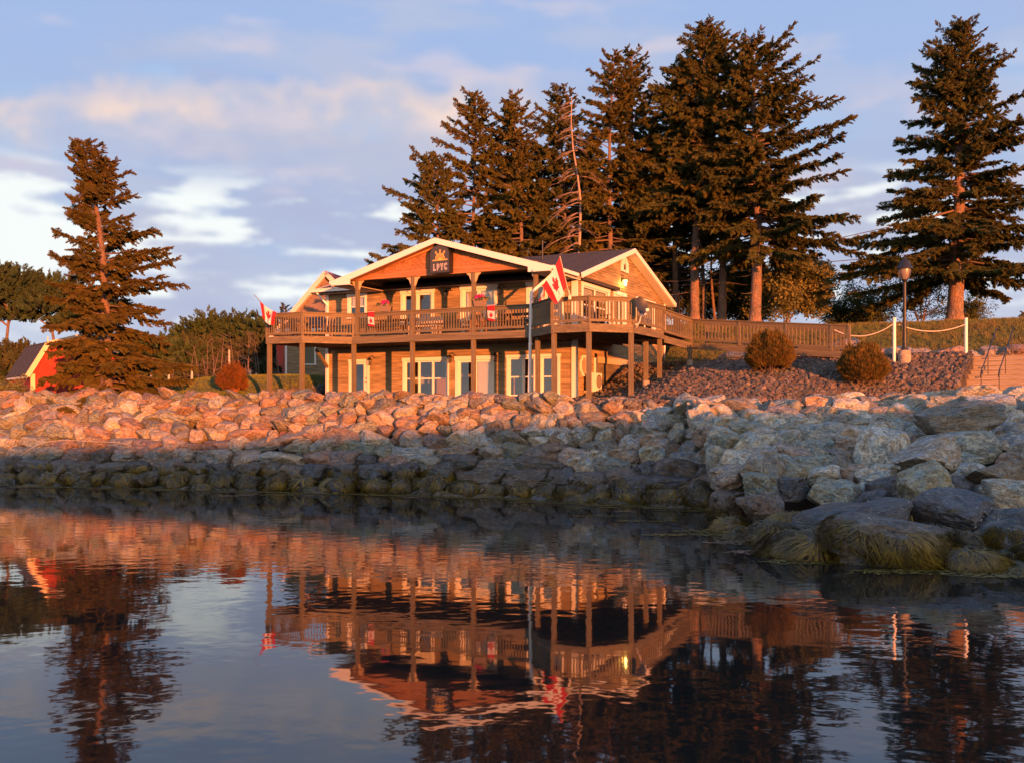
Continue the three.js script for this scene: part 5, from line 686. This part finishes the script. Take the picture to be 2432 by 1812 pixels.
// clipped cedars on the gravel bank and the twiggy red shrub
const upSpray = (() => { const pos = [], nor = [], rnd = mulberry(9); for (let i = 0; i < 12; i++) { const a = rnd() * 6.283, l = 0.5 + 0.5 * rnd(), x = Math.cos(a) * 0.3 * rnd(), z = Math.sin(a) * 0.3 * rnd(), w = 0.045, c = Math.cos(a), s = Math.sin(a), P = [[x, 0, z], [x * 1.6 - s * w, l * 0.6, z * 1.6 + c * w], [x * 2.2, l, z * 2.2], [x * 1.6 + s * w, l * 0.6, z * 1.6 - c * w]]; for (const k of [0, 1, 2, 0, 2, 3]) pos.push(...P[k]); } return flatGeo(pos); })();
function dome({ name, label, at, w, h, seed, mat, n = 2600, size = 0.2, twiggy = false }) {
  const rnd = mulberry(seed), t = thingW(name, label, 'shrub', at), list = [], wood = [];
  for (let i = 0; i < n; i++) { const a = rnd() * 6.283, ct = lerp(-0.5, 1, rnd()), st = Math.sqrt(1 - ct * ct), q = 0.7 + 0.26 * rnd() + 0.5 * fbm(Math.cos(a) * 1.7 + seed * 3.1, ct * 1.7, Math.sin(a) * 1.7, 3), bulge = ct < 0 ? 1 + 0.25 * ct : 1, d = new THREE.Vector3(Math.cos(a) * st * w / 2 * q * bulge, h * (0.4 + 0.6 * ct * q * (ct < 0 ? 0.75 : 1)), Math.sin(a) * st * w / 2 * q * bulge); OBJ.position.copy(d); const dir = new THREE.Vector3(d.x, (d.y - h * 0.2) * 0.9 + 0.9, d.z).normalize(); OBJ.quaternion.setFromUnitVectors(new THREE.Vector3(0, 1, 0), dir); OBJ.rotateY(rnd() * 6); OBJ.scale.setScalar(size * (0.6 + 0.7 * rnd())); OBJ.translateY(-size * 0.5); OBJ.updateMatrix(); const g = 0.6 + 0.8 * rnd() * (0.6 + 0.8 * (fbm(d.x * 2.5, d.y * 1.2 + seed, d.z * 2.5, 3) + 0.4)); list.push([OBJ.matrix.clone(), rgb(g * (1 + 0.5 * rnd()), g, g * 0.8)]); }
  for (let i = 0; i < (twiggy ? 130 : 14); i++) { const a = rnd() * 6.283, q = Math.sqrt(rnd()), e = new THREE.Vector3(Math.cos(a) * w * 0.47 * q, h * (0.98 - 0.35 * q * q) * (0.85 + 0.15 * rnd()), Math.sin(a) * w * 0.47 * q); wood.push(limbGeo([new THREE.Vector3(e.x * 0.12, -0.05, e.z * 0.12), new THREE.Vector3(e.x * 0.7, e.y * 0.5, e.z * 0.7), e], 0.016, 0.005, 4)); }
  mesh('stems', wood, twiggy ? M(0.26, 0.1, 0.05, 0.9) : mTwig, t); instances('foliage', upSpray, mat, list, t);
}
const mCedar = leafMat(0.11, 0.09, 0.024);
dome({ name: 'cedar_shrub', label: 'rounded cedar shrub on the gravel bank in front of the middle of the ramp', at: atU(16.75, -2.6), w: 1.75, h: 1.62, seed: 1, mat: mCedar });
dome({ name: 'cedar_shrub', label: 'rounded cedar shrub on the gravel bank below the street lamp', at: atU(20.0, -2.1), w: 1.72, h: 1.55, seed: 2, mat: mCedar });
dome({ name: 'red_shrub', label: 'egg shaped twiggy red shrub on the lawn beside the deck', at: atX(-12.3, 43), w: 1.35, h: 1.35, seed: 3, mat: leafMat(0.15, 0.075, 0.02), n: 1500, size: 0.16, twiggy: true });
leafy({ name: 'bush', label: 'low yellow green bush in front of the red shed', category: 'bush', at: atX(-23.2, 45), h: 0.95, R: 0.75, seed: 31, stems: 6, tufts: 420, size: 0.26, mat: mLeafY, low: 0.02 });
// ---------------------------------------------------------------- red gambrel shed
{
  const t = thingW('red_shed', 'red gambrel roofed shed with cream rake boards behind the broad spruce', 'shed', [-21.45, 3.2, -48.4], 0.68), W = 2.25, pts = [[-W, 0], [-W, 1.35], [-W + 0.75, 2.75], [0, 3.2], [W - 0.75, 2.75], [W, 1.35], [W, 0]], mRed = M(0.42, 0.045, 0.025, 0.8, { map: stainColor }), mTrim = M(0.72, 0.55, 0.36, 0.6);
  const g = extrude(pts, 4); g.translate(0, 0, -4); mesh('wall', g, mRed, t);
  for (const s of [-1, 1]) { for (const [a, b] of [[[W + 0.18, 1.22], [W - 0.72, 2.8]], [[W - 0.72, 2.8], [0, 3.26]]]) { const q = extrude([[s * a[0], a[1]], [s * b[0], b[1]], [s * b[0], b[1] + 0.08], [s * (a[0] + 0.05), a[1] + 0.06]], 4.4); q.translate(0, 0, -4.2); mesh('roof', q, mRoof, t); const k = mesh('rake_board', beam([s * a[0], a[1] + 0.0, 0.22], [s * b[0], b[1] + 0.0, 0.22], 0.04, 0.22), mTrim, t); } }
  for (const x of [-W + 0.1, W - 0.1]) mesh('corner_board', bx(0.2, 1.35, 0.04, x, 0.67, 0.03), mTrim, t);
  mesh('eave_board', bx(0.06, 0.14, 4.3, -W - 0.16, 1.2, -2.0), M(0.5, 0.48, 0.46, 0.6), t); mesh('door', bx(1.1, 1.5, 0.05, 0.2, 0.75, 0.03), M(0.36, 0.04, 0.02, 0.8), t); mesh('finial', cyl(0.03, 0.03, 0.35, -W + 0.75, 2.98, 0.1), mTrim, t);
}
// red house behind, green annex, small blue roofed shed
{
  const t = thingW('red_house', 'red house with a steep gable of grey shakes rising behind the clubhouse', 'house', [-13.6, 4.4, -72], -0.22), hw = 4.1, ev = 3.9, pk = 8.3, mR = M(0.45, 0.05, 0.03, 0.8), mG = M(0.26, 0.2, 0.19, 0.85, { map: stainColor }), mTr = M(0.6, 0.5, 0.45, 0.6);
  mesh('wall', bx(hw * 2, ev + 0.6, 8, 0, ev / 2 - 0.2, -4), mR, t); const g = extrude([[-hw, ev], [hw, ev], [0, pk]], 8); g.translate(0, 0, -8); mesh('gable_wall', g, mG, t);
  for (let k = 0; k < 13; k++) { const y = ev + 0.3 * k, w = hw * (1 - (y + 0.3 - ev) / (pk - ev)); if (w > 0.2) mesh('shake_course', bx(2 * w, 0.31, 0.03, 0, y + 0.15, 0.03 + 0.004 * (k % 2)), mG, t); }
  for (const s of [-1, 1]) { const e = hw + 0.5, q = extrude([[s * e, ev - 0.5], [0, pk + 0.1], [0, pk + 0.3], [s * e, ev - 0.3]], 8.6); q.translate(0, 0, -8.2); mesh('roof', q, M(0.3, 0.07, 0.06, 0.9), t); mesh('rake_board', beam([s * e, ev - 0.42, 0.42], [0, pk + 0.16, 0.42], 0.05, 0.34), mTr, t); mesh('soffit', beam([s * e, ev - 0.58, 0.2], [0, pk, 0.2], 0.45, 0.03), mTr, t); }
  mesh('gable_vent', extrude([[-0.8, pk - 1.5], [0.8, pk - 1.5], [0, pk - 0.6]], 0.06).translate(0, 0, 0.05), mG, t); mesh('pent_board', bx(2 * hw, 0.3, 0.5, 0, ev - 0.1, 0.22), mDarkWood, t);
  const w = mesh('window', bx(1.3, 1.5, 0.08, -0.2, ev - 1.4, 0.05), mTr, t); for (const [x, y] of [[-0.5, -1.05], [0.1, -1.05], [-0.5, -1.75], [0.1, -1.75]]) mesh('pane', bx(0.5, 0.6, 0.02, x, ev + y, 0.1), mGrey, w);
}
{
  const t = thingW('green_annex', 'green sided annex with a white framed window seen under the deck', 'building', [-12.9, 4.4, -55.6], -0.12), L = 9, hgt = 3.1; mesh('wall', bx(L, hgt, 5, L / 2, hgt / 2 - 0.2, -2.5), mWallCore, t); mesh('siding', clapboard(0, hgt - 0.25, () => [0, L], [[1.0, 1.78, 0.95, 2.1]], 71, 0.13), mSiding, t); mesh('corner_board', bx(0.12, hgt, 0.06, 0.03, hgt / 2 - 0.2, 0.01), mWhite, t);
  glazed('window', t, new THREE.Matrix4(), [1.0, 1.8, 0.95, 2.1], [1], { rail: 0.5, trim: 0.1 }); const q = extrude([[-0.4, 0], [5.4, 0], [2.5, 1.0]], L + 0.8); q.rotateY(Math.PI / 2); q.translate(-0.4, hgt - 0.2, 0); mesh('roof', q, mRoof, t); mesh('fascia', bx(L + 0.9, 0.16, 0.06, L / 2, hgt - 0.2, 0.42), mWhite, t); mesh('light', new THREE.SphereGeometry(0.06, 10, 8).translate(0.25, hgt - 0.4, 0.08), mWhite, t);
}
{
  const t = thingW('blue_roofed_shed', 'small shed with a blue roof showing over the lawn', 'shed', [-22.6, 3.6, -74], 0.35); const g = extrude([[-1.2, 0], [1.2, 0], [1.2, 1.5], [0, 2.45], [-1.2, 1.5]], 2.6); g.translate(0, 0, -2.6); mesh('wall', g, M(0.13, 0.13, 0.1, 0.9), t); for (const s of [-1, 1]) { const q = extrude([[s * 1.4, 1.42], [0, 2.52], [0, 2.62], [s * 1.4, 1.52]], 3); q.translate(0, 0, -2.8); mesh('roof', q, M(0.05, 0.1, 0.26, 0.6), t); mesh('rake_board', beam([s * 1.4, 1.46, 0.24], [0, 2.56, 0.24], 0.03, 0.14), M(0.4, 0.36, 0.26, 0.7), t); } mesh('vent', new THREE.CircleGeometry(0.22, 12).translate(0, 1.75, 0.02), mWhite, t);
}
// fence of pale poles with wires
{
  const pts = [[-20.3, 51.5, 1.45], [-21.1, 57, 1.9], [-19.7, 56, 1.35], [-18.7, 57, 1.6], [-20.0, 69, 2.3], [-16.1, 60, 1.65], [-15.2, 58, 1.5]], tops = [];
  pts.forEach(([x, D, h], i) => { const at = atX(x, D), t = thingW('fence_pole', 'pale weathered pole of the wire fence behind the lawn', 'pole', at, 0, 'poles of the wire fence'); mesh('pole', cyl(0.075, 0.06, h + 0.5, 0, h / 2 - 0.1, 0, 9), M(0.5, 0.42, 0.36, 0.9), t); tops.push([x, at[1] + h, -D]); });
  const o = [0, 2, 3, 5, 6]; tag(mesh('fence_wire', o.slice(1).flatMap((k, i) => [0.1, 0.45].map((d) => { const a = tops[o[i]], b = tops[k]; return bar([a[0], a[1] - d, a[2]], [b[0], b[1] - d, b[2]], 0.008, 4); })), mGrey), 'thin wires strung between the pale fence poles', 'wire');
}
// ---------------------------------------------------------------- the wood behind
function pine({ label, at, h, R, seed, r0 = 0.2, n = 700, size = 1.0, mat, low = 0.5, group = 'trees of the wood behind the lawn', name = 'pine_tree', flat = 0.5 }) {
  const rnd = mulberry(seed), t = thingW(name, label, 'tree', at, 0, group), wood = [], list = [], tp = []; for (let i = 0; i <= 6; i++) tp.push(new THREE.Vector3(0.35 * Math.sin(i * 0.9 + seed), h * 0.93 * i / 6 - (i ? 0 : 0.3), 0.3 * Math.cos(i + seed))); mesh('trunk', limbGeo(tp, r0, 0.05, 8), mBark, t);
  const m = Math.max(8, Math.round(R * 7)), per = Math.round(n / m);
  for (let i = 0; i < m; i++) { const f = (i + 0.5) / m, a = i * 2.4 + rnd(), y = lerp(low, 0.98, Math.pow(f, 0.8)) * h, L = R * (0.45 + 0.6 * rnd()) * Math.sqrt(Math.max(0.08, 1 - Math.pow(f, 2.2))), b = tp[Math.min(5, Math.floor(y / (h * 0.93) * 6))], e = new THREE.Vector3(b.x + Math.cos(a) * L, y + 0.15 * L, b.z + Math.sin(a) * L); wood.push(limbGeo([new THREE.Vector3(b.x, y - 0.25 * L, b.z), new THREE.Vector3(b.x, y, b.z).lerp(e, 0.5).add(new THREE.Vector3(0, 0.1 * L - 0.1, 0)), e], 0.02 + 0.02 * R * (1 - f), 0.012, 5));
    for (let k = 0; k < per; k++) { const q = Math.cbrt(rnd()), ph = rnd() * 6.283, ct = 2 * rnd() - 1, s = Math.sqrt(1 - ct * ct), rr = R * 0.42; OBJ.position.set(e.x + Math.cos(ph) * s * q * rr, e.y + ct * q * rr * flat, e.z + Math.sin(ph) * s * q * rr); OBJ.quaternion.setFromUnitVectors(XAX, new THREE.Vector3(Math.cos(ph) * s, 0.4 + 0.5 * rnd(), Math.sin(ph) * s).normalize()); OBJ.rotateX(rnd() * 6); OBJ.scale.setScalar(size * (0.5 + 0.6 * rnd())); OBJ.updateMatrix(); const g = 0.6 + 0.8 * rnd(); list.push([OBJ.matrix.clone(), rgb(g * (0.9 + 0.3 * rnd()), g, g * 0.95)]); } }
  mesh('branches', wood, mTwig, t); instances('crown', spray, mat, list, t);
}
const mPine = leafMat(0.055, 0.09, 0.035), mPine2 = leafMat(0.05, 0.085, 0.045), mPine3 = leafMat(0.075, 0.085, 0.042);
[[-34.5, 66, 12.2, 2.9, 'spreading pine with a flat crown at the edge of the shore', 0.62], [-31.8, 67, 11.6, 2.6, 'spreading pine with a flat crown and forked limbs behind the shed', 0.62], [-29.8, 69, 11.0, 2.2, 'flat crowned pine half hidden by the broad spruce', 0.6], [-37.0, 68, 12.0, 2.8, 'spreading pine at the far end of the shore', 0.6]].forEach(([x, D, topY, R, label, low], i) => { pine({ label, at: [x, 3.2, -D], h: topY - 3.2, R, seed: 300 + i, n: 1100, size: 0.75, mat: mPine2, low, group: 'flat crowned pines behind the shed', flat: 0.4, r0: 0.16 }); });
const WG = 'trees of the wood behind the lawn';
[[-31.5, 62, 6.4, 2.2], [-34, 60, 6.0, 2.4], [-27.5, 64, 6.2, 2.2], [-36.5, 62, 6.6, 2.4], [-31.5, 74, 7.2, 2.8], [-26, 76, 7.4, 2.8]].forEach(([x, D, topY, R], i) => pine({ name: 'evergreen_tree', label: 'low bushy evergreen crowding round the back of the shed', at: [x, 3.0, -D], h: topY - 3, R, seed: 330 + i, n: 900, size: 0.85, mat: i % 2 ? mPine : mPine3, low: 0.12, group: 'evergreens round the shed', flat: 0.8 }));
[[-27.2, 88, 12.2, 3.4, 0], [-24.6, 90, 12.9, 3.4, 1], [-21.8, 86, 12.2, 3.2, 0], [-19.0, 91, 11.9, 3.4, 1], [-29.8, 92, 12.3, 3.4, 1], [-23.2, 80, 9.6, 3.2, 2], [-26.2, 79, 9.2, 3.1, 2], [-20.0, 79, 9.8, 3.2, 2], [-17.6, 82, 11.0, 3.0, 0], [-29.0, 80, 9.2, 3.1, 0], [-32.2, 84, 10.2, 3.2, 1], [-15.0, 86, 10.6, 3.2, 1], [-22, 73.5, 7.4, 2.2, 2], [-18.6, 74, 7.6, 2.3, 1], [-25.0, 74, 7.0, 2.2, 0]].forEach(([x, D, topY, R, k], i) => pine({ name: 'evergreen_tree', label: ['dark green tree in the wood behind the lawn', 'blue green tree in the wood behind the lawn', 'brownish tree with many bare twigs in the wood behind the lawn'][k], at: [x, 3.6, -D], h: topY - 5.0 - (i % 3) * 0.5, R: R * 0.88, seed: 400 + i, n: 1500, size: 0.75, mat: [mPine, mPine2, mPine3][k], low: k === 2 ? 0.3 : 0.2, group: WG, flat: 0.85 }));
spruce({ label: 'thin reddish spruce top standing out above the wood', at: [-21.9, 4, -94], h: 9.0, base: 3, R: 1.6, seed: 501, r0: 0.12, limbs: 44, group: WG, gap: 0.9, mat: mPine3 });
{ const rnd = mulberry(71); for (let i = 0; i < 34; i++) { const x = lerp(-24, -13.2, rnd()), D = lerp(66, 72, rnd()), h = 1.8 + 1.8 * rnd(), t = thingW('bare_sapling', 'thin bare reddish sapling trunk at the edge of the wood', 'tree', atX(x, D), 0, 'bare saplings along the wood edge'), pts = [], bend = (rnd() - 0.5) * 0.8; for (let k = 0; k <= 4; k++) pts.push(new THREE.Vector3(bend * k * k / 16, h * k / 4 - 0.1, 0)); mesh('trunk', limbGeo(pts, 0.04, 0.01, 5), mTwig, t); const w = []; for (let k = 0; k < 10; k++) { const p = pts[1 + k % 4], a = rnd() * 6.283, l = 0.4 + 0.7 * rnd(); w.push(limbGeo([p, p.clone().add(new THREE.Vector3(Math.cos(a) * l, 0.5 * l, Math.sin(a) * l))], 0.014, 0.004, 4)); } mesh('twigs', w, mTwig, t); } }
// overhead wires to a pole off to the right
{
  const pole = thingW('utility_pole', 'wooden utility pole beyond the right hand trees', 'pole', [52, 4.5, -70]); mesh('pole', cyl(0.16, 0.11, 18, 0, 9, 0, 10), mBark, pole); mesh('crossarm', bx(2, 0.12, 0.1, 0, 17, 0), mBark, pole);
  const wire = (a, b, s, l) => { const p = []; for (let i = 0; i <= 16; i++) { const t = i / 16; p.push([lerp(a[0], b[0], t), lerp(a[1], b[1], t) - s * 4 * t * (1 - t), lerp(a[2], b[2], t)]); } tag(mesh('overhead_wire', tube(p, 0.03, 48, 5), mBlack), l, 'wire'); };
  wire([14, 13.2, -70], [52, 22.4, -70], 0.5, 'upper overhead wire running up to the right behind the lone spruce'); wire([14, 12.9, -70], [52, 17.6, -70], 0.8, 'lower overhead wire running up to the right behind the lone spruce');
}
// mooring line lying on the rocks and a stick of driftwood
{
  const pt = (u, f, lift) => { const [x, z] = toW(u, lerp(owOf(u), ocOf(u), f) + 0.25); return [x, f * ycOf(u) + lift, z]; };
  tag(mesh('mooring_line', tube([pt(-9.9, 0.31, 0.0), pt(-9.4, 0.4, 0.12), pt(-8.6, 0.43, 0.2), pt(-7, 0.42, 0.22), pt(-5.6, 0.41, 0.2), pt(-5.2, 0.41, 0.1)], 0.018, 60, 6), M(0.32, 0.28, 0.22, 0.9)), 'pale mooring line lying across the dark rocks', 'rope');
}
// ---------------------------------------------------------------- grass
{
  const tuft = (() => { const pos = [], nor = [], rnd = mulberry(2); for (let i = 0; i < 7; i++) { const a = rnd() * 6.283, r = 0.35 * rnd(), x = r * Math.cos(a), z = r * Math.sin(a), b = rnd() * 6.283, h = 0.6 + 0.5 * rnd(), lx = (rnd() - 0.5) * 0.7, lz = (rnd() - 0.5) * 0.7, w = 0.07; pos.push(x - w * Math.cos(b), 0, z - w * Math.sin(b), x + w * Math.cos(b), 0, z + w * Math.sin(b), x + lx, h, z + lz); } return flatGeo(pos); })();
  const field = (n, pick, s0, s1, label, seed, tone) => { const rnd = mulberry(seed), list = []; for (let i = 0; i < n; i++) { const [u, o] = pick(rnd), [x, z] = toW(u, o), k = fbm(u * 0.7, o * 0.7, 2, 3); OBJ.position.set(x, groundY(u, o) - 0.01, z); OBJ.rotation.set(0, rnd() * 6.283, 0); OBJ.scale.setScalar(lerp(s0, s1, rnd()) * (1 + 0.8 * k)); OBJ.updateMatrix(); const t = clamp(0.5 + 1.4 * k + 0.5 * (rnd() - 0.5), 0, 1), q = tone; list.push([OBJ.matrix.clone(), rgb(lerp(q[0][0], q[1][0], t), lerp(q[0][1], q[1][1], t), lerp(q[0][2], q[1][2], t))]); } const im = instances('grass', tuft, M(1, 1, 1, 0.9), list, scene); im.name = numbered('grass'); tag(im, label, 'grass', null, 'stuff'); };
  field(30000, (r) => { const u = lerp(-17, -3.4, r()); return [u, lerp(ocOf(u) - 0.3, -12, Math.pow(r(), 0.9))]; }, 0.05, 0.11, 'short green lawn on the mound beside the deck', 1, [[0.12, 0.17, 0.022], [0.18, 0.17, 0.03]]);
  field(42000, (r) => { const u = lerp(8.8, 34, r()); return [u, oeOf(u) - 3.6 - 15 * Math.pow(r(), 0.8)]; }, 0.06, 0.2, 'long rough grass on the slope behind the ramp and lamp', 2, [[0.09, 0.125, 0.025], [0.17, 0.13, 0.045]]);
}
renderer.render(scene, camera);
